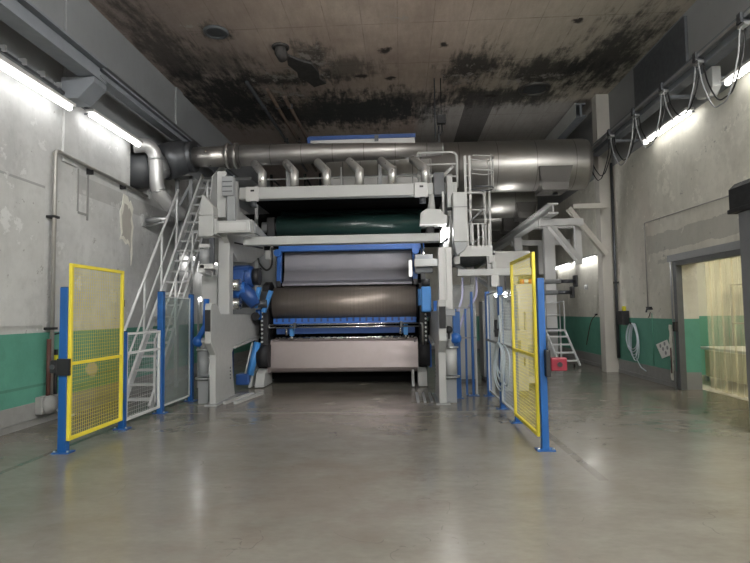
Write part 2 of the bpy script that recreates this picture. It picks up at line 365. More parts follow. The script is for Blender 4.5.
# annex wall
m, nt, b = new('annex_wall'); ax = axes(nt); n1 = noise(nt, 1, 6, .6)
c = mix(nt, n1, (.62,.60,.50), (.74,.72,.62)); c = mix(nt, math_(nt,'LESS_THAN', ax[2], 1.5), c, (.10,.30,.21)); nt.links.new(c, b.inputs['Base Color']); b.inputs['Roughness'].default_value = .6; M['annex_wall'] = m
# strip curtain plastic and clear panels
def clear(name, col, alpha, rough):
    m, nt, b = new(name)
    t = nt.nodes.new('ShaderNodeBsdfTransparent'); t.inputs[0].default_value = (*col, 1); mx = nt.nodes.new('ShaderNodeMixShader'); mx.inputs[0].default_value = alpha
    b.inputs['Base Color'].default_value = (*col, 1); b.inputs['Roughness'].default_value = rough
    out = nt.nodes['Material Output']; nt.links.new(t.outputs[0], mx.inputs[1]); nt.links.new(b.outputs[0], mx.inputs[2]); nt.links.new(mx.outputs[0], out.inputs[0]); M[name] = m
clear('strip_plastic', (.96,.94,.86), .20, .2)
nt = M['strip_plastic'].node_tree; tl = nt.nodes.new('ShaderNodeBsdfTranslucent'); tl.inputs[0].default_value = (.95,.92,.80,1); ms = nt.nodes.new('ShaderNodeMixShader'); ms.inputs[0].default_value = .6
out = nt.nodes['Material Output']; mx = out.inputs[0].links[0].from_node; nt.links.new(nt.nodes['Principled BSDF'].outputs[0], ms.inputs[1]); nt.links.new(tl.outputs[0], ms.inputs[2]); nt.links.new(ms.outputs[0], mx.inputs[2])
clear('clear_panel', (.93,.95,.95), .13, .05)
clear('smoke_panel', (.70,.75,.74), .20, .08)
# seamed duct: circumferential seam lines every ~1 m
def seamed(name, col, spacing, off, rough):
    m, nt, b = new(name); ax = axes(nt)
    fx = math_(nt,'FRACT', math_(nt,'DIVIDE', math_(nt,'ADD', ax[0], off), spacing)); k = math_(nt,'LESS_THAN', fx, .012/spacing*1.6)
    f = noise(nt, 1.6, 6, .6); c = mix(nt, f, tuple(x*.86 for x in col), tuple(x*1.12 for x in col)); c = mix(nt, math_(nt,'MULTIPLY',k,.6), c, tuple(x*.3 for x in col))
    nt.links.new(c, b.inputs['Base Color']); b.inputs['Metallic'].default_value = .9
    nt.links.new(ramp(nt, noise(nt, 5), [(.3,rough-.06),(.7,rough+.08)]), b.inputs['Roughness']); M[name] = m
seamed('duct_seamed', (.40,.39,.37), 1.0, .45, .37); seamed('pipe_seamed', (.36,.345,.335), .72, .1, .44)

# ------------------------------------------------------------------ room shell
XL, XR, ZC, YF, YB = -5.85, 5.85, 7.7, -9.0, 25.0
def quadwall(x, holes, side):
    # wall slab with rectangular holes (y0,y1,z0,z1): built from boxes around them
    t = .4; x0, x1 = (x-t, x) if side == 'left' else (x, x+t)
    mb = MB(); ys = sorted({YF, YB} | {h[0] for h in holes} | {h[1] for h in holes})
    for a, c in zip(ys, ys[1:]):
        hs = [h for h in holes if h[0] <= a and h[1] >= c]
        if not hs: mb.box(x0, x1, a, c, 0, ZC)
        for h in hs:
            if h[2] > 0: mb.box(x0, x1, a, c, 0, h[2])
            mb.box(x0, x1, a, c, h[3], ZC)
    return mb
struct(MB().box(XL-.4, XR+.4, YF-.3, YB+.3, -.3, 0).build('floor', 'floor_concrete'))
struct(MB().box(XL-.4, XR+.4, YF-.3, YB+.3, ZC, ZC+.3).build('ceiling', 'ceiling_soot'))
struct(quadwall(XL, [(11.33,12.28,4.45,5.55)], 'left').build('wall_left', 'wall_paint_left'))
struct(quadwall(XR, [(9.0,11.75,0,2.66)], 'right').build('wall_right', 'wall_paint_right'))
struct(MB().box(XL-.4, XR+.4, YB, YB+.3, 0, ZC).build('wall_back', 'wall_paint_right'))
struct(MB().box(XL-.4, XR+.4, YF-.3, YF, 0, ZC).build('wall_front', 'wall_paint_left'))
# dark shaft behind the duct opening in the left wall
mb = MB(); mb.box(XL-1.6, XL-1.5, 11.2, 12.4, 4.3, 5.7); mb.box(XL-1.5, XL-.4, 11.2, 11.33, 4.3, 5.7); mb.box(XL-1.5, XL-.4, 12.28, 12.4, 4.3, 5.7); mb.box(XL-1.5, XL-.4, 11.33, 12.28, 4.3, 4.45); mb.box(XL-1.5, XL-.4, 11.33, 12.28, 5.55, 5.7)
struct(mb.build('wall_shaft', 'dark_grey'))
# baseboard ridges
struct(MB().box(XL, XL+.03, YF, YB, 0, .1).box(XL, XL+.012, YF, YB, .1, .36).build('baseboard_left', 'mortar_grey', bevel=.01))
struct(MB().box(XR-.03, XR, YF, 9.0, 0, .1).box(XR-.012, XR, YF, 9.0, .1, .36).box(XR-.03, XR, 11.95, YB, 0, .1).box(XR-.012, XR, 11.95, YB, .1, .36).build('baseboard_right', 'mortar_grey', bevel=.01))
# wall columns
struct(MB().box(5.5, 5.849, 15.05, 15.4, 0, 7.699).build('pillar', 'column_cream', bevel=.01))
struct(MB().box(XL+.001, XL+.05, 8.95, 9.35, 4.4, 7.699).build('pillar', 'wall_paint_left', bevel=.01))
for y in (5.2, 13.6):
    struct(MB().box(XL+.001, XL+.05, y, y+.4, 5.6, 7.699).build('pillar', 'wall_paint_left', bevel=.01))
# upper wall plates by the ceiling, right side: dark panel and lighter ones
struct(MB().box(XR-.06, XR-.002, 10.9, 13.3, 6.2, 7.60).build('wall_panel', 'dark_grey'))
# door to the annex
dr = struct(MB().box(5.77, 5.90, 11.66, 11.80, 0, 2.74).box(5.77, 5.90, 8.95, 9.06, 0, 2.74).box(5.77, 5.90, 9.06, 11.66, 2.6, 2.74).build('door_1', 'door_grey', bevel=.008))
MB().box(5.74, 5.77, 11.60, 11.95, 2.70, 2.84).box(5.74, 5.77, 8.95, 11.60, 2.70, 2.84).build('lintel_plate', 'mid_grey', dr)
MB().box(5.70, 5.77, 11.68, 11.76, 1.22, 1.42).build('latch_box', 'black_metal', dr, bevel=.006)
MB().box(5.755, 5.77, 11.84, 11.88, 0, 2.7).build('guide_rail', 'galvanised', dr)
# annex room
struct(MB().box(6.25, 11.5, 6.0, 14.5, -.3, 0).build('floor_annex', 'annex_floor'))
struct(MB().box(6.25, 11.5, 6.0, 14.5, 3.6, 3.8).build('ceiling_annex', 'paper_white'))
struct(MB().box(11.3, 11.5, 6.0, 14.5, 0, 3.6).build('wall_annex_right', 'annex_wall'))
struct(MB().box(6.25, 11.3, 14.3, 14.5, 0, 3.6).build('wall_annex_back', 'annex_wall'))
struct(MB().box(6.25, 11.3, 6.0, 6.2, 0, 3.6).build('wall_annex_front', 'annex_wall'))

# plastic strip curtain behind the door
cu = thing('strip_curtain', (6.35,10.3,0), 'clear plastic strip curtain hanging in the doorway on the right', 'curtain')
MB().box(6.30, 6.34, 9.0, 11.7, 2.66, 2.74).build('hanging_rail', 'galvanised', cu)
for i in range(14):
    y = 9.08+i*.185; k = .012*(1 if i % 2 else -1)
    pts = [(y-.105+.21*j/6, 6.32+k+.012*math.sin(PI*j/6)) for j in range(7)]
    poly = [(p[1], p[0]) for p in pts] + [(p[1]+.003, p[0]) for p in reversed(pts)]
    MB().prism(poly, 'z', .03+random.random()*.03, 2.66).build('strip', 'strip_plastic', cu)
# things seen through the curtain
t = thing('work_bench', (7.6,12.1,0), 'pale steel bench with apron behind the plastic strip curtain', 'bench')
MB().box(7.0, 8.3, 11.3, 13.2, .74, .80).build('bench_top', 'alu_white', t, bevel=.01)
MB().box(7.06, 8.24, 11.36, 13.1, .12, .72).build('bench_body', 'cream_box', t)
for x in (7.05, 8.2):
    for y in (11.4, 13.1): MB().box(x, x+.06, y-.04, y+.04, 0, .14).build('leg', 'alu_white', t)
t = thing('metal_rack', (8.9,13.5,0), 'thin steel rack with white tub behind the strip curtain', 'rack')
for x in (8.2, 9.2):
    for y in (13.4, 13.9): MB().box(x-.02, x+.02, y-.02, y+.02, 0, 2.3).build('post', 'grey_pipe', t)
for z in (.5, 1.3, 2.25): MB().box(8.18, 9.22, 13.38, 13.92, z, z+.03).build('shelf', 'grey_pipe', t)
t = thing('machine_cabinet', (8.8,11.9,0), 'green machine cabinet seen dimly through the strip curtain', 'cabinet')
MB().box(8.9, 9.8, 11.9, 13.0, 0, 1.75).build('body', 'annex_green', t, bevel=.02)
MB().box(9.1, 9.5, 12.1, 12.6, 1.75, 2.0).build('motor_cover', 'annex_green', t, bevel=.02); MB().box(8.88, 8.9, 12.2, 12.8, .9, 1.3).build('control_panel', 'dark_grey', t)
t = thing('storage_drum', (8.3,10.9,0), 'blue drum standing behind the strip curtain beside the bench', 'drum')
MB().tube([(8.6,10.9,0),(8.6,10.9,.4),(8.6,10.9,.41),(8.6,10.9,.9),(8.6,10.9,1.3)], [.33,.33,.35,.33,.33], 20).build('shell', 'annex_blue', t)
MB().cyl((8.6,10.9,1.3), (8.6,10.9,1.34), .30, 20).build('lid', 'light_blue', t)
t = thing('ceiling_light', (8.4,11,3.5), 'warm fluorescent light on the ceiling of the room behind the doorway', 'light')
MB().box(8.0, 8.2, 9.4, 12.6, 3.52, 3.6).build('housing', 'alu_white', t); MB().box(8.03, 8.17, 9.45, 12.55, 3.49, 3.52).build('diffuser', 'annex_glow', t)

# ------------------------------------------------------------------ crane runways
def ibeam(mb, x, y0, y1, z0, z1, w=.24):
    mb.box(x-w/2, x+w/2, y0, y1, z0, z0+.04); mb.box(x-.03, x+.03, y0, y1, z0+.04, z1-.04); mb.box(x-w/2, x+w/2, y0, y1, z1-.04, z1)
t = thing('crane_runway', (-5.35,6.5,5.6), 'grey crane runway girder high on the left wall with rail on top', 'girder')
mb = MB(); ibeam(mb, -5.3, -8.9, 9.1, 5.80, 6.14, .30); mb.build('near_girder', 'crane_grey', t)
mb = MB(); ibeam(mb, -5.36, 9.1, 24.5, 5.94, 6.14, .22); mb.build('far_girder', 'crane_grey', t)
MB().box(-5.33, -5.27, -8.9, 24.5, 6.14, 6.22).build('rail', 'dark_steel', t)
MB().prism([(-5.75,5.80),(-5.17,5.80),(-5.17,5.70),(-5.45,5.42),(-5.75,5.42)], 'y', 8.75, 9.15).build('corbel', 'crane_grey', t, bevel=.01)
t = thing('crane_runway', (5.4,10,5.7), 'grey crane runway girder high on the right wall carrying festoon cables', 'girder')
mb = MB(); ibeam(mb, 5.40, -8.9, 15.0, 5.92, 6.20, .22); mb.build('near_girder', 'crane_grey', t)
MB().box(5.20, 5.285, -8.9, 15.0, 6.04, 6.10).build('festoon_track', 'galvanised', t)
MB().box(5.37, 5.43, -8.9, 15.0, 6.20, 6.28).build('rail', 'dark_steel', t)
for y in (10.6, 13.3): MB().box(5.30,5.849,y,y+.10,5.80,5.86).build('wall_bracket', 'crane_grey', t, bevel=.01)
t = thing('crane_runway', (5.4,19,6), 'pale steel girder running back from the right pillar top', 'girder')
mb = MB(); ibeam(mb, 5.2, 15.42, 24.5, 7.2, 7.6, .28); mb.build('girder', 'crane_grey', t); MB().box(5.04, 5.06, 15.42, 24.5, 7.18, 7.62).build('edge_plate', 'machine_grey', t)
# hexagonal gusset bracket and festoon trolleys / cables
t = thing('gusset_bracket', (5.5,9.8,5.5), 'pale angled bracket plate under the right crane girder', 'bracket')
MB().prism([(9.45,5.90),(9.95,5.88),(10.12,5.70),(9.95,5.50),(9.6,5.42),(9.45,5.55)], 'x', 5.45, 5.60).build('plate', 'machine_grey', t, bevel=.01)
MB().box(5.60, 5.849, 9.55, 9.95, 5.6, 5.75).build('wall_foot', 'crane_grey', t)
ys = [14.95, 13.4, 12.0, 10.7, 9.45, 8.2, 6.9]
names = ['nearest the pillar', 'second from the pillar', 'third from the pillar', 'fourth from the pillar', 'above the pale bracket plate', 'at the edge of view', 'behind the edge of view']
for i, y in enumerate(ys[:6]):
    t = thing('festoon_trolley', (5.24,y,6.0), 'cable trolley on the right girder track, %s' % names[i], 'trolley', 'festoon trolleys on the right girder')
    MB().box(5.15, 5.29, y-.06, y+.06, 5.98, 6.03).box(5.15,5.19,y-.05,y+.05,6.03,6.14).build('carriage', 'dark_steel', t, bevel=.006); MB().box(5.18, 5.28, y-.09, y+.09, 5.93, 5.98).build('cable_clamp', 'galvanised', t, bevel=.006)
sag = [.85, .85, .85, .75, .95]
for i in range(5):
    y0, y1 = ys[i]-.05, ys[i+1]+.05; z = 5.93; ym = (y0+y1)/2; d = sag[i]
    t = thing('festoon_cable', (5.2,ym,z-d), ['black cable loop hanging beside the pillar top', 'flat cable loop second from the pillar on the right girder', 'flat cable loop hanging above the end of the lit tube', 'long cable loop beside the pale bracket plate', 'cable loop hanging nearest the viewer on the right girder'][i], 'cable', 'festoon cable loops')
    for k, (dx, mt) in enumerate(((-.03,'cable_grey' if i else 'cable_black'), (.05,'cable_black'))):
        dd = d-(.12*k); x = 5.23+dx
        pts = smooth_path([(x,y0,z),(x,y0-.10,z-dd*.45),(x,ym+.22,z-dd*.93),(x,ym,z-dd),(x,ym-.22,z-dd*.93),(x,y1+.10,z-dd*.45),(x,y1,z)], 5)
        MB().tube(pts, .013, 6).build('grey_strand' if mt == 'cable_grey' else 'black_strand', mt, t)

# ------------------------------------------------------------------ fluorescent lights
def batten(x, y0, y1, z, wallx, label, glow='tube_glow', grp=None):
    s = 1 if wallx > x else -1; ym = (y0+y1)/2
    t = thing('fluorescent_light', (x,ym,z), label, 'light', grp)
    MB().box(x-.085, x+.085, y0-.02, y1+.02, z+.032, z+.08).build('housing', 'machine_white', t, bevel=.006)
    MB().tube([(x,y0+.02,z-.01),(x,y1-.02,z-.01)], .042, 12).build('tube', glow, t)
    for y in (y0+.25, y1-.25):
        mb = MB(); mb.bar((x, y, z+.09), (wallx, y, z+.09), .03, .03); mb.build('arm', 'crane_grey', t)
    return t
g = 'fluorescent lights along the walls'
batten(-5.6, 7.0, 8.80, 5.27, XL, 'lit fluorescent batten on left wall, cut by the photo edge', grp=g)
batten(-5.6, 9.37, 11.25, 5.39, XL, 'lit fluorescent batten on left wall beside the silver flexible duct', grp=g)
batten(5.62, 10.55, 12.47, 5.50, XR, 'lit fluorescent batten on right wall below the cable loops', glow='tube_glow_right', grp=g)
batten(5.62, 7.4, 9.35, 5.54, XR, 'lit fluorescent batten at the right edge of the photo', glow='tube_glow_right', grp=g)
batten(5.68, 18.55, 20.5, 3.24, XR, 'lower batten farther back on the right wall, behind the white posts', grp=g)
batten(5.68, 16.1, 17.95, 3.24, XR, 'lower batten on the right wall just behind the pillar', grp=g)
# the same rows carry on behind the camera; unseen ceiling lamps are added there as fill
for y in (3.6, .8, -2.2):
    for x, wx, sd in ((-5.6, XL, 'left'), (5.62, XR, 'right')):
        batten(x, y, y+1.9, 5.4, wx, 'fluorescent batten behind the viewpoint on the %s wall, %s' % (sd, {3.6:'foremost', .8:'middle one', -2.2:'rearmost'}[y]), glow='tube_glow_right' if x > 0 else 'tube_glow', grp=g)
for y, l in ((-3.2,'front row'), (-7.0,'rear row')):  # unseen lamps added behind the camera as fill light
    for x, k in ((-.4,'left one'), (3.6,'right one')):
        t = thing('fill_light', (x,y,6.6), 'long added fill lamp hanging unseen behind the viewpoint, %s of the %s' % (k, l), 'light', 'added fill lamps out of view')
        MB().box(x-1.2,x+1.2,y-.12,y+.12,6.72,6.80).build('housing', 'machine_white', t); MB().tube([(x-1.15,y,6.66),(x+1.15,y,6.66)], .07, 12).build('tube', 'fill_glow', t)
        for d in (-.9,.9): MB().tube([(x+d,y,6.8),(x+d,y,7.699)], .01, 6).build('suspension', 'dark_steel', t)
for y, l in ((.6,'rear one'), (4.0,'front one')):  # more added fill lamps, above the view near the right wall
    t = thing('fill_light', (4.6,y,6.8), 'long added fill lamp, unseen near the right wall above the viewpoint, ' + l, 'light', 'added fill lamps out of view')
    MB().box(4.5,4.7,y-1.2,y+1.2,6.87,6.93).build('housing', 'machine_white', t); MB().tube([(4.6,y-1.15,6.81),(4.6,y+1.15,6.81)], .07, 12).build('tube', 'fill_glow', t)
    for d in (-.9,.9): MB().tube([(4.6,y+d,6.93),(4.6,y+d,7.699)], .01, 6).build('suspension', 'dark_steel', t)
batten(-5.6, 14.2, 16.1, 3.24, XL, 'added fill batten low on the left wall behind the stairs', glow='rear_fill_glow', grp=g)  # left rear battens added to brighten the stair zone
batten(-5.6, 17.5, 19.4, 3.24, XL, 'added fill batten low and farthest back on the left wall', glow='rear_fill_glow', grp=g)
t = thing('added_bulbs', (-4.6,12.3,2.0), 'added pair of small glowing bulbs low behind the left blue posts', 'light')  # bulbs added for the bright spots behind the posts
for x in (-4.72,-4.52): MB().cyl((x-.07,12.6,2.08),(x+.07,12.6,2.08),.045,12).build('bulb', 'rear_fill_glow', t)
MB().box(-4.85,-4.40,12.6,12.68,2.12,2.17).build('bar', 'mid_grey', t); MB().box(-4.85,-4.81,12.62,12.66,0,2.12).build('stand', 'mid_grey', t)
t = thing('machine_light', (.9,12,3.3), 'lit tube lamp under the right end of the machine crossbeam', 'light')
MB().tube([(.90,10.98,3.34),(.90,12.4,3.34)], .05, 12).build('tube', 'machine_glow', t); MB().box(.85,.96,10.98,12.4,3.40,3.43).build('housing', 'machine_white', t)
t = thing('duct_fill_lamp', (2.85,15.5,3.0), 'added fill lamp on a stand, unseen behind the grey steel hood, lighting the ducts', 'light')  # lamp added out of view to light the rear ducts
MB().tube([(2.85,14.8,3.02),(2.85,16.6,3.02)], .05, 12).build('tube', 'fill_glow_small', t); MB().box(2.82,2.88,14.8,16.6,2.9,2.95).build('tray', 'mid_grey', t)
for y in (15.0,16.4): MB().box(2.83,2.87,y-.02,y+.02,0,2.9).build('stand', 'mid_grey', t)
t = thing('added_bulbs', (2.4,12,2.0), 'row of three small added bulbs in place of reflections behind the right fence', 'light')  # bulbs added in place of panel reflections, lighting the fence area
for x in (2.08,2.27,2.42): MB().ball((x,12.0,2.06),.055,8).build('bulb', 'rear_fill_glow', t)
MB().box(1.98,2.52,11.98,12.02,2.13,2.16).build('bar', 'mid_grey', t); MB().box(2.50,2.54,11.98,12.02,0,2.13).build('stand', 'mid_grey', t)
# cable trunking above the left lights
t = thing('cable_trunking', (-5.7,8,5.45), 'thin cable trunking with clips running above the left wall lights', 'cable')
MB().bar((-5.70,4.0,5.60),(-5.70,9.6,5.50), .05, .05).build('channel', 'dark_steel', t)
for i in range(9): MB().box(-5.73,-5.62,5.6+i*.42,5.64+i*.42,5.53,5.62).build('clip', 'galvanised', t)

# ------------------------------------------------------------------ left wall pipework and marks
t = thing('wall_pipe', (-5.72,8.65,0), 'vertical grey pipe on the left wall turning along it near the lights', 'pipe')
MB().tube([(-5.75,8.65,.42),(-5.75,8.65,4.42)]+arc((-5.75,8.73,4.42),.08,180,90,'yz',5)+[(-5.75,11.9,4.42)], .035, 10).build('upper_tube', 'grey_pipe', t)
MB().tube([(-5.75,8.58,.42),(-5.75,8.58,1.35)], .034, 10).build('rusty_tube', 'rust_pipe', t)
for z in (3.35, 1.5): MB().box(-5.849,-5.70,8.58,8.72,z,z+.04).build('clamp', 'black_metal', t)
for y in (9.7, 10.9): MB().box(-5.849,-5.73,y,y+.04,4.36,4.48).build('clamp', 'black_metal', t)
MB().box(-5.849,-5.72,8.40,8.85,.16,.44).ball((-5.70,8.55,.30),.15,8,(.6,1,1)).build('footing', 'mortar_grey', t, bevel=.02)
MB().tube([(-5.66,8.68,.2),(-5.55,8.80,.06),(-5.52,8.92,.07)], .02, 8).build('drain_stub', 'alu_white', t)
t = thing('hazard_bar', (-5.72,8.76,.42), 'yellow and black striped bar hooked beside the left wall pipe', 'bar')
for i in range(5): MB().box(-5.79,-5.73,8.74,8.79,.72+i*.09,.81+i*.09).build('yellow_band' if i % 2 else 'black_band', 'hazard_yellow' if i % 2 else 'black_metal', t)
MB().tube([(-5.76,8.765,.42),(-5.76,8.765,.72)], .035, 8).build('grip', 'black_rubber', t); MB().tube([(-5.80,8.76,1.17),(-5.80,8.76,1.42),(-5.72,8.8,1.44)], .014, 6).build('hook', 'black_metal', t)
# ragged plaster patch
def rag(cx, cy, pts, x0, x1): return MB().prism([(cx+a, cy+b) for a, b in pts], 'x', x0, x1)
t = thing('plaster_patch', (-5.84,11.1,2.6), 'ragged cream patch of broken plaster high on the left wall', 'patch')
P = [(.0,.75),(.18,.72),(.24,.60),(.30,.66),(.42,.5),(.36,.3),(.44,.1),(.38,-.2),(.41,-.5),(.34,-.75),(.33,-.4),(.22,-.28),(.12,-.32),(-.02,-.22),(-.14,-.25),(-.08,-.12),(-.12,.1),(-.14,.35),(-.06,.5)]
rag(11.05,3.55,P,XL+.001,XL+.012).build('broken_edge', 'plaster_raw', t)
rag(11.06,3.56,[(a*.72+.02,b*.72) for a,b in P],XL+.012,XL+.016).build('bare_core', 'column_cream', t)
t = thing('wall_notch', (-5.84,9.4,3.6), 'shallow rectangular chase cut into the left wall plaster beside the pipe', 'chase')
MB().box(XL+.001,XL+.02,9.42,9.45,3.62,4.40).box(XL+.001,XL+.02,9.72,9.76,3.5,4.40).box(XL+.001,XL+.02,9.45,9.72,3.58,3.62).build('rough_edge', 'mortar_grey', t)
t = thing('capped_pipe', (-5.6,11.9,3.8), 'short capped steel pipe stub sticking out of the left wall by the stairs', 'pipe')
MB().tube([(-5.849,12.0,3.87),(-5.25,12.0,3.92)], .07, 12).build('stub', 'galvanised', t); MB().box(-5.849,-5.8,11.85,12.15,3.74,4.0).build('wall_plate', 'machine_grey', t)
MB().tube([(-5.80,12.0,3.75),(-5.3,12.0,3.86)], .025, 8).build('brace', 'galvanised', t)

# ------------------------------------------------------------------ right wall items
t = thing('junction_box', (5.7,14.4,1.35), 'black junction box with yellow tag on the right wall beside the pillar', 'box')
MB().box(5.68,5.849,14.28,14.62,1.30,1.66).build('case', 'black_metal', t, bevel=.01); MB().box(5.78,5.849,14.47,14.57,1.66,1.78).build('tag', 'hazard_yellow', t)
t = thing('wall_conduit', (5.8,14.85,0), 'dark vertical conduit beside the cream pillar', 'conduit'); MB().tube([(5.79,14.92,.4),(5.79,14.92,5.7)], .04, 8).build('tube', 'dark_steel', t); MB().box(5.75,5.849,14.86,14.98,2.4,2.45).build('clip', 'black_metal', t)
t = thing('thin_conduit', (5.8,12,1.8), 'thin conduit running along the right wall above the doorway and down', 'conduit')
MB().tube([(5.82,7.8,3.64),(5.82,13.10,3.75),(5.82,13.13,3.70),(5.82,13.13,1.75)], .014, 8).build('tube', 'grey_pipe', t)
t = thing('hanging_hose', (5.8,13.95,.4), 'pale blue hose coiled on a hook over the green band of the right wall', 'hose')
for k in range(5):
    c = (5.80-.012*k, 13.93+random.uniform(-.05,.05)); w = .28+.03*k-random.uniform(0,.05); zt, zb = 1.34, .42+.07*k
    pts = [(c[0], c[1]+w*math.cos(a)*(.65+.35*(1-math.sin(a))/2), (zt+zb)/2+(zt-zb)/2*math.sin(a)) for a in [2*PI*j/32 for j in range(33)]]
    MB().tube(pts, .013, 6, False).build('coil', 'hose_pale', t)
MB().tube([(5.81,13.9,.5),(5.80,13.6,.28),(5.79,13.3,.22)], .013, 6).build('tail', 'hose_pale', t); MB().tube([(5.849,13.93,1.33),(5.73,13.93,1.33),(5.72,13.93,1.38)], .012, 6).build('hook', 'black_metal', t)
t = thing('wall_tap', (5.8,12.97,1.6), 'small tap with drooping wire on the right wall above the green band', 'tap')
MB().tube([(5.849,12.97,1.7),(5.72,12.97,1.7),(5.70,12.97,1.62)], .02, 8).build('spout', 'dark_steel', t); MB().box(5.74,5.80,12.88,13.06,1.72,1.75).build('handle', 'black_metal', t)
MB().tube(smooth_path([(5.80,12.98,1.62),(5.82,13.1,1.52),(5.82,13.16,1.5)],4),.008,6).build('wire','black_metal',t); MB().tube([(5.83,12.97,1.6),(5.83,12.97,.40)], .008, 6).build('drop_pipe', 'annex_green', t)
t = thing('paper_notice', (5.84,12.4,.6), 'white paper notice hanging askew on the green right wall', 'notice')
P = [(12.83,.88),(12.30,1.02),(12.06,.72),(12.57,.58)]; MB().prism(P, 'x', 5.83, 5.836).build('sheet', 'paper_white', t)
for y, z in ((12.62,.86),(12.50,.80),(12.38,.72),(12.42,.92),(12.30,.84)): MB().cyl((5.8285,y,z),(5.83,y,z),.045,12).build('printed_spot', 'ink_grey', t)
t = thing('damaged_strip', (5.84,12.15,.1), 'chipped pale vertical strip on the right wall beside the doorway', 'patch')
pts = []; zz = .15
L, Rr = [], []
while zz < 1.38: L.append((12.10-random.uniform(.0,.05), zz)); Rr.append((12.16+random.uniform(0,.05), zz)); zz += .08
MB().prism(L+list(reversed(Rr)), 'x', 5.825, 5.849).build('raw_plaster', 'plaster_raw', t); MB().box(5.815,5.825,12.11,12.15,.3,.85).build('rust_stain', 'rust_pipe', t)
# far right wall: hanging cord and small sensor
t = thing('hanging_rope', (5.8,17.4,.8), 'thin brown rope looped on the far right wall behind the pillar', 'rope'); MB().tube(smooth_path([(5.82,16.6,1.55),(5.81,17.0,1.35),(5.80,17.3,.9),(5.81,17.5,.6)],5), .012, 6).build('strand', 'rust_pipe', t); MB().box(5.80,5.849,16.55,16.65,1.53,1.58).build('hook', 'black_metal', t)
t = thing('smoke_sensor', (5.8,17.3,2.2), 'small white sensor on the far right wall', 'sensor'); MB().cyl((5.849,17.4,2.42),(5.78,17.4,2.42),.07,14).build('dome', 'paper_white', t); MB().box(5.83,5.849,17.3,17.5,2.33,2.51).build('plate', 'machine_white', t)

# tall cabinet at the right edge
t = thing('tall_cabinet', (5.1,7.2,0), 'tall grey cabinet with black top at the right edge of the photo', 'cabinet')
MB().box(4.72,5.5,5.6,7.75,0,3.08).build('body', 'cabinet_grey', t, bevel=.012)
MB().prism([(4.64,3.05),(5.56,3.05),(5.56,3.36),(5.48,3.44),(4.72,3.44),(4.64,3.36)], 'y', 5.5, 7.83).build('top_hood', 'cap_black', t, bevel=.03)
MB().box(4.63,5.57,5.48,7.85,3.02,3.08).build('hood_lip', 'black_metal', t, bevel=.01)

# ------------------------------------------------------------------ ceiling items
for (x,y,r,l) in ((3.68,14.5,.38,'round ceiling vent ring in the soot above the large duct'), (-3.83,10.95,.22,'small round dark vent in the ceiling at upper left')):
    t = thing('ceiling_vent', (x,y,7.6), l, 'vent'); MB().torus((x,y,7.68), r, .045, 'z').build('ring', 'hopper_dark' if r > .3 else 'dark_grey', t); MB().cyl((x,y,7.67),(x,y,7.699),r*.8,24).build('cover', 'dark_grey', t)
t = thing('ceiling_stub', (-2.6,11.8,7.5), 'scorched pipe stub with loose black flake on the sooty ceiling', 'pipe')
MB().tube([(-2.62,11.7,7.699),(-2.62,11.7,7.56),(-2.58,11.85,7.5)], .13, 14).build('stub', 'soot_grey', t); MB().torus((-2.62,11.7,7.68),.17,.03,'z').build('flange','soot_grey',t)
MB().prism([(-2.55,12.0),(-2.3,12.3),(-2.05,12.5),(-1.95,13.0),(-1.98,13.3),(-1.85,13.6),(-2.2,13.8),(-2.35,13.4),(-2.5,13.2),(-2.48,12.9),(-2.62,12.5)], 'z', 7.64, 7.695).build('loose_flake', 'soot_grey', t)
for i, x in enumerate((-3.85,-3.45,-3.1)):
    t = thing('ceiling_pipe', (x,15.5,7.5), ['brown pipe under the ceiling nearest the left wall', 'brown pipe under the ceiling, middle of three', 'brown pipe under the ceiling nearest the blue-edged hood'][i], 'pipe', 'brown ceiling pipes'); MB().tube([(x,13.3+.5*i,7.62),(x,22,7.62)], .05, 8).build('tube', 'ceiling_rust' if i else 'dark_steel', t)
    for y in (15.0, 18.0): MB().box(x-.07,x+.07,y,y+.04,7.57,7.699).build('hanger', 'dark_steel', t)
t = thing('chain_hoist', (1.03,13.65,5.9), 'black chain hoist hanging from the ceiling above the platform rail', 'hoist')
MB().tube([(.93,13.65,6.1),(.93,13.65,7.699)], .018, 6).build('rod', 'dark_steel', t); MB().tube([(1.02,13.65,5.75),(1.02,13.65,6.45)], .02, 6).build('chain', 'dark_steel', t)
MB().box(.98,1.20,13.57,13.73,6.50,6.72).tube([(1.09,13.65,6.7),(1.09,13.65,7.699)],.015,6).build('block', 'black_metal', t, bevel=.02); MB().tube([(1.10,13.65,6.5),(1.10,13.65,6.3),(1.05,13.65,6.22),(1.0,13.65,6.28)], .02, 6).build('hook', 'black_metal', t)

# ------------------------------------------------------------------ pipes and ducts
t = thing('exhaust_pipe', (-1.9,12.3,5.1), 'long tapering steel exhaust pipe with six bent branches above the machine', 'pipe')
MB().tube([(-4.95,12.3,5.41),(-3.98,12.3,5.41)], [.225,.245], 28).build('inlet_section', 'pipe_steel', t)
MB().tube([(-3.98,12.3,5.42),(-2.3,12.3,5.42),(-.6,12.3,5.43),(.98,12.3,5.44)], [.25,.235,.19,.145], 28).build('manifold', 'pipe_seamed', t)
for x in (-3.98,-3.80): MB().tube([(x-.03,12.3,5.415),(x+.03,12.3,5.415)], .30, 28).build('flange', 'pipe_steel', t)
MB().ball((.98,12.3,5.44), .145, 10, (.3,1,1)).build('end_cap', 'galvanised', t)
for x in (-2.6,-.45): MB().box(x-.04,x+.04,12.32,12.40,4.401,5.3).build('support_leg', 'mid_grey', t)
for px in range(6):
    x = -3.02+px*.715
    MB().tube([(x-.26,11.98,5.12),(x,11.62,4.80),(x,11.62,4.45)], [.092,.094,.092], 18).build('branch', 'branch_steel', t)
    MB().tube([(x-.005,11.626,4.806),(x,11.62,4.785)], .099, 18).build('seam_ring', 'galvanised', t)
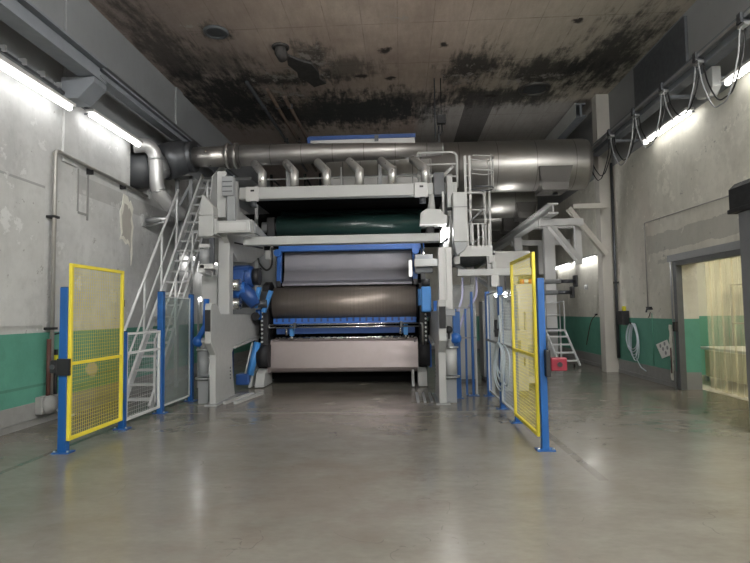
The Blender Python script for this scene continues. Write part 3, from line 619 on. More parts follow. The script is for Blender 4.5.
t = thing('duct_elbow', (-5.4,12,5.1), 'large dark segmented duct elbow going into the left wall opening', 'duct')
MB().tube([(-4.80,12.3,5.42),(-5.0,12.3,5.42)], .36, 28).build('collar', 'dark_steel', t)
MB().tube([(-4.92,12.3,5.42),(-5.12,12.26,5.40),(-5.30,12.12,5.30),(-5.45,11.98,5.18)], [.34,.40,.41,.40], 28).build('shell', 'dark_steel', t)
MB().tube([(-5.42,12.0,5.2),(-5.62,11.86,5.08)], [.33,.33], 28).build('spigot', 'galvanised', t)
MB().tube([(-5.60,11.87,5.09),(-5.9,11.83,5.02),(-6.6,11.8,5.0)], [.38,.40,.40], 28).build('wall_sleeve', 'dark_grey', t)
t = thing('flexible_duct', (-5.4,11.6,4.1), 'silver flexible duct bending down the left wall by the stairs', 'duct')
c = smooth_path([(-5.75,11.25,5.38),(-5.52,11.38,5.42),(-5.40,11.5,5.28),(-5.38,11.55,4.95),(-5.38,11.6,4.6),(-5.33,11.72,4.38),(-5.22,12.0,4.18),(-5.17,12.4,4.08)], 6)
MB().tube(c, [.150+.0015*(i % 2) for i in range(len(c))], 20).build('hose', 'duct_foil', t)
for k in (14, 26): MB().tube([c[k], c[k]+(c[k+1]-c[k]).normalized()*.05], .165, 18).build('clamp_band', 'galvanised', t)
t = thing('pipe_support', (-4.9,12.6,0), 'grey braced steel frame holding the exhaust pipe beside the stair top', 'frame')
for x in (-5.42,-5.08): MB().box(x-.04,x+.04,12.75,12.83,0,5.1).build('upright', 'mid_grey', t)
MB().bar((-5.5,12.79,5.05),(-5.0,12.79,5.05),.08,.08).build('top_bar', 'mid_grey', t); MB().bar((-5.40,12.79,4.3),(-5.05,12.79,4.95),.06,.06).build('brace', 'mid_grey', t)
MB().box(-5.38,-5.12,12.77,12.80,3.3,4.0).build('plate', 'mid_grey', t)

def big_duct(x0, x1, y, z, r, label, hopx, w):
    t = thing('round_duct', ((x0+x1)/2,y,z-r), label, 'duct', 'big round ducts behind the machine')
    MB().tube([(x0,y,z),(x1-.14,y,z),(x1-.04,y,z),(x1,y,z)], [r,r,r*.97,r*.86], 44).build('shell', 'duct_seamed', t)
    hb = z-r-.12
    v = []
    lv = ((z-r*.30, 1.0), (z-r*.62, .90), (z-r*.9, .81), (hb, .78))
    for zz, k in lv:
        for a, b_ in ((-1,-1),(1,-1),(1,1),(-1,1)): v.append((hopx+a*w/2*k, y-.26+b_*.48*k, zz))
    h = MB().add(v, [(0,1,2,3),(15,14,13,12)]+[(4*q+e, 4*q+4+e, 4*q+4+(e+1)%4, 4*q+(e+1)%4) for q in range(3) for e in range(4)]).build('hopper', 'hopper_dark', t)
    MB().cyl((hopx+.12,y-.2,hb-.06),(hopx+.12,y-.2,hb+.02),.07,14).build('outlet', 'dark_steel', t)
    for x in (x0+.5,): MB().box(x-.06,x+.06,y-.06,y+.06,0,z-r+.05).build('support_leg', 'mid_grey', t)
    return t
big_duct(-1.6, 5.0, 14.6, 5.60, .68, 'largest round steel duct at the back ending by the right pillar', 4.0, .85)
for y, z, r, x1, l in ((17.2,5.0,.5,3.5,'second round steel duct, just behind and below the largest'), (19.5,4.95,.5,3.65,'third round steel duct, half hidden behind the second'), (21.8,4.95,.5,3.75,'farthest round steel duct by the back wall')):
    big_duct(.2, x1+.75, y, z+.15, r, l, 3.85, .62)

# hood behind branches
t = thing('drying_hood', (-.8,14.0,3.9), 'grey panelled hood behind the bent exhaust branches', 'hood')
MB().box(-1.9,.8,13.45,13.85,4.405,5.55).build('casing', 'hood_grey', t, bevel=.01)
for i in range(7): MB().box(-1.88+.44*i,-1.865+.44*i,13.44,13.45,4.42,5.53).build('panel_seam', 'dark_grey', t)
for z in (4.75,5.15): MB().box(-1.9,.8,13.435,13.45,z,z+.02).build('rib', 'mid_grey', t)
t = thing('overhead_hood', (-.95,13.6,5.9), 'long pale panel with blue top edge above the exhaust pipe', 'hood')
MB().box(-2.28,.40,13.5,13.75,5.90,6.12).build('panel', 'machine_white', t); MB().box(-2.30,.42,13.47,13.78,6.12,6.22).box(-2.34,-2.26,13.48,13.76,5.9,6.2).build('blue_edge', 'deep_blue', t)
for x in (-1.8,.2): MB().box(x-.04,x+.04,13.58,13.66,5.551,5.9).build('support_leg', 'mid_grey', t)
MB().box(-.62,-.52,13.46,13.5,6.05,6.2).build('latch', 'dark_steel', t)

# ------------------------------------------------------------------ the machine
mc = thing('coating_machine', (-1.4,12,0), 'big grey and blue roller machine between two side frames', 'machine')
PL = [(10.15,.02),(11.35,.02),(11.2,.5),(11.16,.92),(11.26,1.0),(13.9,1.14),(13.9,1.70),(10.42,1.72),(10.30,1.84),(10.12,1.92),(9.93,1.92),(9.90,1.86),(9.90,1.18),(10.15,.95)]
for x0, x1, nm in ((-3.66,-3.54,'left'), (.66,.80,'right')):
    sp = MB().prism(PL, 'x', x0, x1).build('side_frame', 'machine_grey', mc, bevel=.012)
    MB().box(x0+.01, x1-.01, 9.87, 9.91, 1.40, 1.80).build('bumper_strip', 'black_rubber', sp, bevel=.006)
    xi = x1 if nm == 'left' else x0; s = 1 if nm == 'left' else -1
    mb = MB()
    for k in range(4): mb.cyl((xi, 11.02, .62-.07*k), (xi+s*.012, 11.02, .62-.07*k), .018, 8)
    mb.build('bolt_row', 'dark_steel', sp)
    MB().bar((xi+s*.03,11.2,1.03),(xi+s*.03,13.8,1.19),.06,.05).build('edge_flange', 'machine_grey', sp)
    MB().box(x0-.06, x1+.06, 10.05, 11.4, 0, .025).build('foot_plate', 'mid_grey', sp)
for k in range(2): MB().bar((-3.40+.2*k,10.25,.03),(-3.20+.2*k,11.5,.03),.06,.05).build('floor_rail', 'machine_grey', mc)
for k in range(3): MB().box(.25+.13*k,.30+.13*k,10.3,11.5,.005,.03).build('floor_rail', 'mid_grey', mc)
# columns and crossbeams
c = MB().box(-3.75,-3.52,10.9,11.15,1.715,3.3).build('column', 'machine_grey', mc, bevel=.012)
c = MB().box(.72,.83,10.48,10.70,1.75,2.95).box(.87,.98,10.48,10.70,1.75,2.95).box(.83,.87,10.5,10.68,1.75,2.95).build('column', 'machine_white', mc, bevel=.008)
MB().box(.84,.93,10.44,10.48,1.78,1.92).build('switch_box', 'machine_white', c, bevel=.006); MB().box(.70,1.02,10.46,10.72,1.62,1.75).build('column_foot', 'mid_grey', c, bevel=.01)
MB().box(-3.25,.82,10.95,11.2,3.13,3.305).build('crossbeam', 'machine_grey', mc, bevel=.015)
ub = MB().box(-3.50,1.22,11.5,11.72,4.21,4.47).build('crossbeam', 'machine_grey', mc, bevel=.015)
for x in (-3.2,.45):
    p = MB().box(x-.14,x+.14,11.44,11.5,4.15,4.47).build('clamp_plate', 'machine_white', ub, bevel=.01)
    MB().cyl((x+.03,11.47,4.02),(x+.03,11.47,4.15),.07,12).build('knob', 'dark_steel', ub)
    MB().box(x-.03,x+.05,11.43,11.44,4.36,4.40).build('slot', 'black_metal', ub)
MB().box(.72,.94,11.38,11.5,4.18,4.66).build('terminal_box', 'dark_grey', ub, bevel=.01)
# upper side frames
PU = [(10.75,3.28),(10.75,3.62),(11.15,3.66),(11.25,4.55),(11.55,4.62),(11.6,3.98),(12.5,3.93),(13.72,3.80),(13.72,3.25),(12.6,2.92),(11.5,2.85),(11.1,3.04)]
for x0, x1 in ((-3.64,-3.52), (.98,1.10)):
    uf = MB().prism(PU, 'x', x0, x1).build('upper_frame', 'machine_grey', mc, bevel=.012)
    xi = x1 if x0 < 0 else x0; s = 1 if x0 < 0 else -1
    MB().bar((xi+s*.02,11.2,3.22),(xi+s*.02,13.5,3.38),.03,.025).build('hose_line', 'black_rubber', uf)
# left upper details
g0 = MB().box(-4.0,-3.70,10.45,10.75,3.26,3.68).build('guard_box', 'machine_grey', mc, bevel=.012)
MB().prism([(-4.0,3.69),(-3.70,3.69),(-3.71,3.86),(-3.93,4.12)], 'y', 10.47, 10.75).build('wedge_cover', 'machine_grey', g0, bevel=.01)
g0 = MB().box(-3.66,-2.98,10.5,10.8,3.33,3.57).build('bracket_beam', 'machine_grey', mc, bevel=.012)
MB().box(-3.6,-3.05,10.485,10.5,3.37,3.53).build('cover_plate', 'machine_white', g0); MB().box(-3.69,-3.64,10.47,10.8,3.30,3.60).build('end_flange', 'machine_grey', g0)
MB().prism([(10.8,3.57),(10.8,3.36),(12.2,3.36)], 'x', -3.0, -2.95).build('rib_gusset', 'mid_grey', g0)
MB().box(-3.78,-3.60,10.9,11.0,3.72,4.68).build('cover_panel', 'machine_white', mc, bevel=.01)
g0 = MB().box(-3.62,-3.38,10.7,10.88,4.12,4.52).build('drive_motor', 'mid_grey', mc, bevel=.015)
MB().box(-3.52,-3.36,10.74,10.86,3.58,4.12).build('spindle_housing', 'mid_grey', g0, bevel=.01)
for k in range(3): MB().box(-3.60,-3.40,10.69,10.70,4.2+.1*k,4.22+.1*k).build('cooling_slot', 'dark_grey', g0)
MB().box(-3.32,-3.0,10.7,10.9,3.57,3.62).build('mounting_pad', 'machine_white', mc, bevel=.006)
# left actuator below the guard box
g0 = MB().cyl((-3.92,10.6,2.72),(-3.92,10.6,3.02),.11,14).build('actuator', 'mid_grey', mc)
MB().box(-4.0,-3.72,10.5,10.8,2.62,2.72).build('actuator_tray', 'machine_white', g0, bevel=.01); MB().box(-3.80,-3.72,10.52,10.6,2.7,3.24).build('actuator_arm', 'dark_steel', g0)
MB().box(-4.0,-3.78,10.52,10.55,3.05,3.12).build('nameplate_bar', 'machine_white', g0)
MB().prism([(10.5,2.7),(10.5,2.55),(11.0,2.5),(11.0,2.6)], 'x', -4.02, -3.9).build('actuator_bracket', 'machine_white', g0)
for z in (2.35,1.95): MB().tube([(-4.05,11.6,z),(-3.5,11.6,z)], .13, 16).build('cross_shaft', 'bright_steel', mc)
MB().box(-4.25,-3.92,11.3,11.7,1.7,2.55).build('rear_cover', 'machine_white', mc, bevel=.01)
# right upper details
g0 = MB().box(1.02,1.30,10.45,10.8,3.05,4.02).build('upright_box', 'machine_grey', mc, bevel=.015)
MB().prism([(1.02,3.05),(1.30,3.05),(1.24,2.9),(1.08,2.78)], 'y', 10.47, 10.8).build('tapered_foot', 'mid_grey', g0, bevel=.01); MB().box(1.02,1.3,10.44,10.45,3.72,3.73).build('cover_seam', 'dark_grey', g0)
MB().cyl((1.02,10.6,3.72),(.92,10.6,3.72),.035,10).build('knob', 'black_metal', g0)
g0 = MB().prism([(.38,3.43),(.92,3.43),(.92,3.60),(.84,3.62),(.80,3.72),(.52,3.74),(.40,3.66)], 'y', 10.6, 10.95).build('bearing_bracket', 'machine_grey', mc, bevel=.012)
MB().tube([(.62,10.78,3.72),(.63,10.78,3.9),(.63,10.78,4.05)], [.09,.06,.05], 12).build('grease_cup', 'machine_grey', g0); MB().box(.38,.86,10.58,10.62,3.40,3.43).build('lip', 'alu_white', g0)
MB().box(.86,.90,11.0,11.05,3.5,4.16).build('tie_rod', 'machine_white', mc)
# rolls and sheets
rl = MB().tube([(-3.10,13.15,1.955),(.34,13.15,1.955)], .40, 64).build('main_roller', 'roller_brown', mc)
for x0, x1 in ((-3.42,-3.10),(.34,.62)): MB().tube([(x0,13.15,1.955),(x1,13.15,1.955)], [.14,.14], 20).build('journal', 'dark_steel', rl)
for x0, x1 in ((-3.14,-3.10),(.34,.38)): MB().cyl((x0,13.15,1.955),(x1,13.15,1.955), .37, 40).build('end_face', 'black_metal', rl)
rg = MB().tube([(-3.05,13.3,3.88),(.50,13.3,3.88)], .27, 48).build('coated_roller', 'roller_green', mc)
for x0, x1 in ((-3.45,-3.05),(.50,.95)): MB().tube([(x0,13.3,3.88),(x1,13.3,3.88)], .13, 18).build('journal', 'mid_grey', rg)
MB().tube([(-3.05,13.75,4.15),(.55,13.75,4.15)], .20, 40).build('coated_roller', 'roller_green', mc)
for x in (-3.2,.72): MB().box(x-.10,x+.10,13.1,13.5,3.6,4.1).build('bearing_block', 'black_metal', mc, bevel=.02)
# upper sheet with fold, bottom apron
P = [(13.32,3.23),(13.28,2.75),(13.20,2.52),(13.02,2.44),(13.02,2.39),(13.25,2.36),(13.36,2.7),(13.37,3.23)]
MB().prism(P, 'x', -2.90, .26).build('doctor_sheet', 'doctor_sheet', mc)
ap = MB().prism([(12.92,1.10),(12.88,1.04),(12.82,.42),(12.84,.34),(12.90,.31),(12.95,.34),(12.97,1.10)], 'x', -3.14, .36).build('apron_sheet', 'apron_steel', mc)
MB().prism([(-3.24,.31),(-3.14,.31),(-3.14,1.09)], 'y', 12.84, 12.9).build('side_wing', 'apron_steel', ap)
MB().tube([(-3.05,12.93,1.12),(.34,12.93,1.12)], .03, 10).build('rolled_edge', 'bright_steel', ap); MB().cyl((.29,12.84,1.02),(.29,12.87,1.02),.02,8).build('bolt', 'black_metal', ap)
# blue parts
bf = MB().box(-2.98,.56,12.98,13.16,3.22,3.42).build('blue_beam', 'machine_blue', mc, bevel=.02)
for x, s in ((-2.96,-1), (.33,1)):
    l = MB().bar((x,13.02,3.24),(x-.0*s,12.95,2.46),.11,.12).build('blue_leg', 'machine_blue', mc, bevel=.01)
    MB().cyl((x+.02*s,12.86,3.18),(x+.02*s,12.98,3.18),.09,16).build('pivot', 'machine_blue', l)
    MB().tube([(x+.16*s,12.9,3.35),(x+.2*s,12.85,3.1),(x+.15*s,12.85,2.8)], .035, 8).build('cylinder_rod', 'chrome' if s > 0 else 'grey_pipe', l)
    MB().box(x-.05,x+.05,12.85,12.93,2.36,2.5).build('foot', 'black_metal', l, bevel=.01)
MB().box(.18,.26,12.86,12.94,2.55,2.95).build('chrome_ram', 'chrome', mc)
bp = MB().box(-3.08,.33,12.84,12.96,1.46,1.60).build('perforated_bar', 'blue_perforated', mc, bevel=.01)
MB().box(-3.02,.30,12.90,13.05,1.22,1.36).build('lower_blue_bar', 'deep_blue', mc, bevel=.015)
for z, y in ((1.455,12.62),(1.385,12.62)):
    MB().tube([(-3.10,y,z),(.40,y,z)], .02, 10).build('guide_rod', 'chrome', mc)
MB().tube(arc((-3.10,12.62,1.42),.035,90,270,'xz',8), .02, 8).build('rod_bend', 'chrome', mc)
MB().tube([(.40,12.62,1.455),(.46,12.62,1.44),(.47,12.62,1.36),(.47,12.62,.95)], .02, 8).build('rod_bend', 'grey_pipe', mc)
for x in (-2.52,-.02): MB().box(x-.03,x+.03,12.59,12.66,1.36,1.50).build('rod_clamp', 'dark_steel', mc, bevel=.006)
for x in (-2.62,.08): 
    k = MB().box(x-.05,x+.05,12.74,12.84,1.18,1.42).build('clevis', 'light_blue', mc, bevel=.01); MB().cyl((x-.12,12.75,1.2),(x-.12,12.75,1.36),.03,10).build('rod_end', 'chrome', k); MB().cyl((x,12.78,1.08),(x,12.78,1.2),.03,10).build('pin', 'chrome', k)
# bearing stacks at roll ends
for x, s in ((-3.27,-1), (.50,1)):
    bh = MB().prism([(12.75,.95),(13.55,.95),(13.6,1.6),(13.5,2.35),(13.2,2.5),(12.9,2.4),(12.72,1.9)], 'x', x-.09, x+.09).build('bearing_housing', 'black_metal', mc, bevel=.02)
    MB().cyl((x-.10*s,12.95,1.32),(x+.13*s,12.95,1.32),.17,18).build('bearing_cap', 'black_rubber', bh)
    mb = MB()
    for k in range(8): mb.cyl((x+.05*s,12.70,1.05+.1*k),(x+.05*s,12.74,1.05+.1*k),.025,8)
    mb.build('stud_row', 'galvanised', bh)
    MB().box(x-.05+.12*s,x+.07+.12*s,12.55,12.72,1.58,1.82).build('blue_cap', 'machine_blue', bh, bevel=.03); MB().cyl((x+.16*s,12.52,1.66),(x+.16*s,12.6,1.66),.10,14).build('hand_wheel', 'black_rubber', bh)
    MB().cyl((x-.13,12.75,.72),(x+.13,12.75,.72),.27,28).build('lower_roll_end', 'black_rubber', mc)
    MB().box(x-.12,x+.12,12.72,12.95,1.85,2.25).build('blue_actuator' if s > 0 else 'linkage', 'light_blue' if s > 0 else 'dark_steel', mc, bevel=.02)
    MB().prism([(12.45,.02),(13.3,.02),(13.3,.30),(12.85,.42),(12.6,.32)], 'x', x-.16, x+.05).build('base_foot', 'machine_grey', mc, bevel=.01)
    MB().prism([(12.4,.02),(13.2,.02),(13.2,.36),(12.7,.36)], 'x', x-.30*1, x-.24).build('base_foot', 'machine_grey', mc, bevel=.01)
# machine interior: its shade painted in as flat black sheets and parts
MB().box(-3.25,.5,13.95,14.1,.1,3.4).build('shade_panel', 'shade_black', mc); MB().box(-4.45,1.35,14.05,14.2,3.4,4.36).build('shade_panel', 'shade_black', mc)
MB().box(-3.45,1.0,12.1,14.1,4.36,4.40).build('deck_plate', 'shade_black', mc)
MB().box(-3.2,.45,13.4,13.9,.02,.28).build('base_bed', 'shade_black', mc)
MB().cyl((-3.0,13.5,.75),(.3,13.5,.75),.34,36).build('lower_roller', 'shade_black', mc)
MB().box(-4.6,-3.3,14.1,14.16,1.7,3.6).build('rear_cover', 'mid_grey', mc); MB().box(-3.9,-3.2,14.02,14.1,.02,1.7).box(.45,.62,14.02,14.1,.02,1.7).build('shade_panel', 'shade_black', mc)
# blue motors, left
def motor(x0, x1, y, z, r, parent, col='machine_blue', fan='black_metal'):
    b = MB().tube([(x0,y,z),(x0+.03,y,z),(x1-.03,y,z),(x1,y,z)], [r*.85,r,r,r*.85], 24).build('motor', col, parent)
    mb = MB()
    for k in range(12):
        a = 2*PI*k/12; mb.bar((x0+.08,y+r*math.cos(a),z+r*math.sin(a)),(x1-.08,y+r*math.cos(a),z+r*math.sin(a)),.015,.05)
    mb.build('cooling_fins', 'deep_blue', b)
    MB().cyl((x1,y,z),(x1+.14,y,z),r*.8,20).build('fan_cover', fan, b); MB().box((x0+x1)/2-.12,(x0+x1)/2+.12,y-r-.10,y-r+.04,z-.12,z+.12).build('terminal_box', 'deep_blue', b, bevel=.01)
    return b
motor(-3.83,-3.32,12.0,2.55,.24,mc,'deep_blue')
gb = MB().tube([(-3.62,11.9,2.30),(-3.40,11.9,2.12),(-3.25,11.9,1.9)], [.2,.17,.12], 18).build('gearbox', 'deep_blue', mc); MB().cyl((-3.8,11.9,2.22),(-3.45,11.9,2.28),.2,18).build('gear_cover', 'machine_blue', gb)
for a, b_ in (((-3.32,12.1,1.85),(-3.22,12.1,2.32)), ((-3.2,12.4,1.75),(-3.02,12.4,2.25))): MB().bar(a, b_, .10, .10).build('strut', 'light_blue', mc, bevel=.01)
MB().cyl((-3.9,12.3,1.95),(-3.1,12.3,1.95),.09,16).build('drive_shaft', 'dark_steel', mc); MB().tube([(-3.5,12.1,2.15),(-3.44,12.1,2.6),(-3.2,12.2,2.75)], .03, 8).build('rod', 'chrome', mc)
MB().tube([(-3.55,12.5,.30),(-3.40,12.6,1.05)], .085, 16).build('cylinder', 'light_blue', mc); MB().tube([(-3.67,12.5,.30),(-3.52,12.6,1.05)], .02, 8).build('rod', 'machine_white', mc)
MB().box(-3.86,-3.55,12.4,12.7,.08,.34).build('pump_block', 'deep_blue', mc, bevel=.03); MB().box(-3.98,-3.90,12.3,12.4,.05,1.0).build('support_leg', 'deep_blue', mc)
# right blue pump stack and boxes
MB().box(.44,.66,12.2,12.4,1.7,2.28).build('pump_stack', 'light_blue', mc, bevel=.03); MB().cyl((.55,12.3,2.28),(.55,12.3,2.45),.10,14).build('pump_cap', 'black_metal', mc)
MB().box(.70,.86,12.0,12.2,1.6,1.95).build('valve_block', 'machine_blue', mc, bevel=.02)
MB().box(.32,.74,12.6,12.9,2.62,3.05).build('gear_box', 'mid_grey', mc, bevel=.02); MB().box(.30,1.2,12.4,12.6,2.75,2.92).build('arm_beam', 'machine_grey', mc, bevel=.01)
MB().tube(smooth_path([(.88,12.2,3.0),(.90,12.2,2.6),(.90,12.15,2.2),(.86,12.1,1.9)],5), .025, 8).build('hose', 'hose_lilac', mc)
MB().tube(smooth_path([(-3.0,12.4,3.25),(-2.98,12.3,2.85),(-3.1,12.3,2.72),(-3.25,12.3,2.85),(-3.3,12.3,3.0)],5), .022, 8).build('hose', 'black_rubber', mc)
MB().box(-3.18,-3.08,12.5,12.6,3.0,3.2).build('sensor_head', 'machine_white', mc, bevel=.01)
MB().box(.62,.68,12.9,13.5,.4,1.1).build('blue_guard', 'machine_blue', mc)

# filter units with blue valves beside each side frame
def filter_unit(x, y, label, side):
    s = side; t = thing('filter_unit', (x,y,0), label, 'filter')
    MB().cyl((x,y,.52),(x,y,1.02),.12,20).build('canister', 'mid_grey' if s < 0 else 'machine_grey', t)
    MB().tube([(x,y,.47),(x,y,.50)], .17, 20).build('lower_flange', 'galvanised', t); MB().tube([(x,y,1.02),(x,y,1.05)], .15, 20).build('upper_flange', 'galvanised', t)
    MB().tube([(x-s*.15,y-.05,1.20),(x-s*.02,y-.05,1.20),(x,y,1.15),(x,y,1.04)], .07, 14).build('inlet_pipe', 'machine_grey', t)
    MB().ball((x+s*.10,y-.05,1.20), .11, 8).build('valve_body', 'machine_blue', t)
    MB().box(x-.10,x+.10,y-.05,y+.15,0,.45).build('pedestal', 'mid_grey', t, bevel=.01); MB().tube([(x-s*.14,y-.1,.05),(x-s*.14,y-.1,.95)], .018, 8).build('drain_tube', 'chrome', t)
    return t
t = filter_unit(-3.86, 10.42, 'grey filter canister with blue valve outside the left side frame', -1)
MB().tube([(-4.0,10.37,1.20),(-3.90,10.37,1.35),(-3.82,10.37,1.5),(-3.80,10.37,2.02)], .055, 12).build('blue_pipe', 'machine_blue', t)
t = filter_unit(.90, 10.32, 'grey filter canister with blue valve outside the right side frame', 1)
MB().ball((.86,10.1,1.37), .07, 8).cyl((.86,10.1,1.2),(.86,10.1,1.35),.02,8).build('hand_knob', 'black_rubber', t)

# blue stand post at right, behind the filter
def post(x, y, h, label, w=.085, grp=None):
    t = thing('fence_post', (x,y,0), label, 'post', grp)
    MB().box(x-w/2,x+w/2,y-w/2,y+w/2,.012,h).build('tube', 'post_blue', t, bevel=.006); MB().box(x-.11,x+.11,y-.08,y+.08,0,.014).build('base_plate', 'post_blue', t)
    mb = MB()
    for i in (-.085,.085): mb.cyl((x+i,y-.05,.014),(x+i,y-.05,.035),.014,6)
    mb.build('anchor_bolts', 'galvanised', t)
    MB().box(x-w/2+.005,x+w/2-.005,y-w/2+.005,y+w/2-.005,h,h+.008).build('end_cap', 'black_metal', t)
    return t
G = 'blue fence posts'
post(-4.29,6.72,2.08,'blue post carrying the left yellow gate, nearest the viewer',.10,G)
post(-4.27,8.12,1.47,'short blue post between the left yellow gate and low grey gate',.09,G)
post(-4.26,9.40,2.13,'tall blue post at the stair side of the low grey gate',.10,G)
post(-4.24,10.72,2.12,'blue post beside the left filter canister',.09,G)
post(1.715,6.80,2.10,'blue post carrying the red lock box, nearest on the right',.085,G)
post(1.73,8.46,2.10,'blue post at the far hinge edge of the right yellow gate',.07,G)
post(1.73,9.65,2.13,'blue post behind the coiled white hose in the right fence',.09,G)
post(1.73,11.1,2.10,'blue post farthest back in the right fence line',.085,G)
post(1.07,10.85,1.70,'thick blue stub post beside the right filter canister',.14,G)
post(1.42,11.15,2.10,'slim blue post standing inside the right fence line',.05,G)

# ------------------------------------------------------------------ fences
def mesh_gate(name, x, y0, y1, z0, z1, zmid, label, fm, wm, fw=.045, pitch=.045, catg='gate'):
    t = thing(name, (x,(y0+y1)/2,z0), label, catg)
    f = MB()
    f.box(x-.02,x+.02,y0,y0+fw,z0,z1).box(x-.02,x+.02,y1-fw,y1,z0,z1).box(x-.02,x+.02,y0+fw,y1-fw,z0,z0+fw).box(x-.02,x+.02,y0+fw,y1-fw,z1-fw,z1)
    f.build('frame', fm, t, bevel=.004)
    if zmid: MB().box(x-.021,x+.021,y0+fw,y1-fw,zmid-.02,zmid+.02).build('mid_rail', fm, t)
    w = MB(); r = .0013; n = int((y1-y0)/pitch)
    for i in range(1, n): y = y0+(y1-y0)*i/n; w.box(x-r,x+r,y-r,y+r,z0+.02,z1-.02)
    n = int((z1-z0)/pitch)
    for i in range(1, n): z = z0+(z1-z0)*i/n; w.box(x+r,x+3*r,y0+.02,y1-.02,z-r,z+r)
    w.build('wire_mesh', wm, t)
    return t
t = mesh_gate('safety_gate', -4.22, 6.69, 8.00, .15, 2.39, 1.11, 'yellow framed wire mesh gate on the left', 'fence_yellow', 'fence_yellow')
for z in (.5,1.9): MB().cyl((-4.22,8.02,z-.05),(-4.22,8.02,z+.05),.02,10).build('hinge', 'dark_steel', t)
t = mesh_gate('safety_gate', 1.69, 6.98, 8.40, .12, 2.45, 1.12, 'yellow framed wire mesh gate on the right', 'fence_yellow', 'fence_yellow')
for z in (.5,1.9): MB().cyl((1.69,8.42,z-.05),(1.69,8.42,z+.05),.02,10).build('hinge', 'dark_steel', t)
t = mesh_gate('low_gate', -4.26, 8.18, 9.34, .10, 1.45, 1.13, 'low pale grey mesh gate at the foot of the stairs', 'frame_grey', 'frame_grey', .04, .06)
t = mesh_gate('mesh_fence', 1.72, 8.52, 9.59, .12, 1.98, None, 'mesh fence panel with the coiled white hose on it', 'frame_grey', 'frame_grey', .03, .05, 'fence')
MB().box(1.715,1.725,8.55,9.56,.15,1.95).build('clear_sheet', 'clear_panel', t)
def clear_fence(x, y0, y1, z0, z1, label, m):
    t = thing('clear_fence', (x,(y0+y1)/2,z0), label, 'fence')
    MB().box(x-.004,x+.004,y0+.02,y1-.02,z0,z1).build('clear_sheet', m, t)
    MB().box(x-.015,x+.015,y0,y0+.025,z0,z1).box(x-.015,x+.015,y1-.025,y1,z0,z1).box(x-.015,x+.015,y0+.025,y1-.025,z0-.02,z0+.01).box(x-.015,x+.015,y0+.025,y1-.025,z1-.02,z1).build('frame', 'frame_grey', t)
    return t
clear_fence(-4.25, 9.47, 10.66, .12, 2.05, 'clear plastic fence panel in front of the white stairs', 'smoke_panel')
clear_fence(1.73, 9.71, 11.05, .12, 2.05, 'clear plastic fence panel farthest back on the right', 'clear_panel')
MB().box(1.69,1.71,8.5,11.1,1.11,1.15).build('fence_rail', 'mid_grey')
tag(bpy.data.objects['fence_rail'], 'thin grey rail crossing the right fence panels at waist height', 'rail')
# interlock switches
t = thing('lock_box', (1.80,6.72,.95), 'red lock box hanging on the nearest right blue post', 'lock'); MB().box(1.78,1.97,6.64,6.75,.97,1.13).build('body', 'lock_red', t, bevel=.015)
MB().box(1.725,1.78,6.66,6.757,.90,1.22).build('mount_plate', 'black_metal', t, bevel=.006); MB().cyl((1.88,6.62,1.05),(1.88,6.64,1.05),.03,12).build('key_slot', 'black_metal', t)
MB().tube([(1.76,6.7,1.2),(1.76,6.7,1.30)], .012, 6).build('shackle', 'dark_steel', t)
t = thing('gate_switch', (-4.4,6.7,.97), 'black gate switch on the nearest left blue post', 'switch'); MB().box(-4.44,-4.345,6.64,6.78,1.0,1.16).build('body', 'black_metal', t, bevel=.01); MB().box(-4.345,-4.18,6.64,6.67,.97,1.18).build('mount_plate', 'black_metal', t); MB().cyl((-4.40,6.62,1.08),(-4.40,6.64,1.08),.03,10).build('key_slot', 'dark_steel', t)
t = thing('gate_latch', (1.62,9.6,1.25), 'small dark latch on the blue post behind the coiled hose', 'latch'); MB().box(1.62,1.685,9.58,9.66,1.25,1.55).build('body', 'black_metal', t, bevel=.01); MB().box(1.60,1.62,9.6,9.64,1.33,1.37).build('lever', 'dark_steel', t)
# coiled air hose on the right fence
t = thing('air_hose', (1.66,9.4,.25), 'pale hose coiled over the right fence rail', 'hose')
for k in range(7):
    yc = 9.25+random.uniform(-.22,.22); w = .33+random.uniform(-.14,.14); zt = 1.17-random.uniform(0,.04); zb = .25+random.uniform(0,.4); x = 1.675-.014*k
    pts = [(x+.01*math.sin(3*a), yc+w*math.cos(a), (zt+zb)/2+(zt-zb)/2*math.sin(a)) for a in [2*PI*j/30 for j in range(31)]]
    MB().tube(pts, .012, 6, False).build('coil', 'hose_pale', t)
MB().tube(smooth_path([(1.60,9.2,1.15),(1.60,9.0,1.45),(1.64,9.3,1.62),(1.66,9.55,1.4)],5), .012, 6).build('tail', 'hose_pale', t)

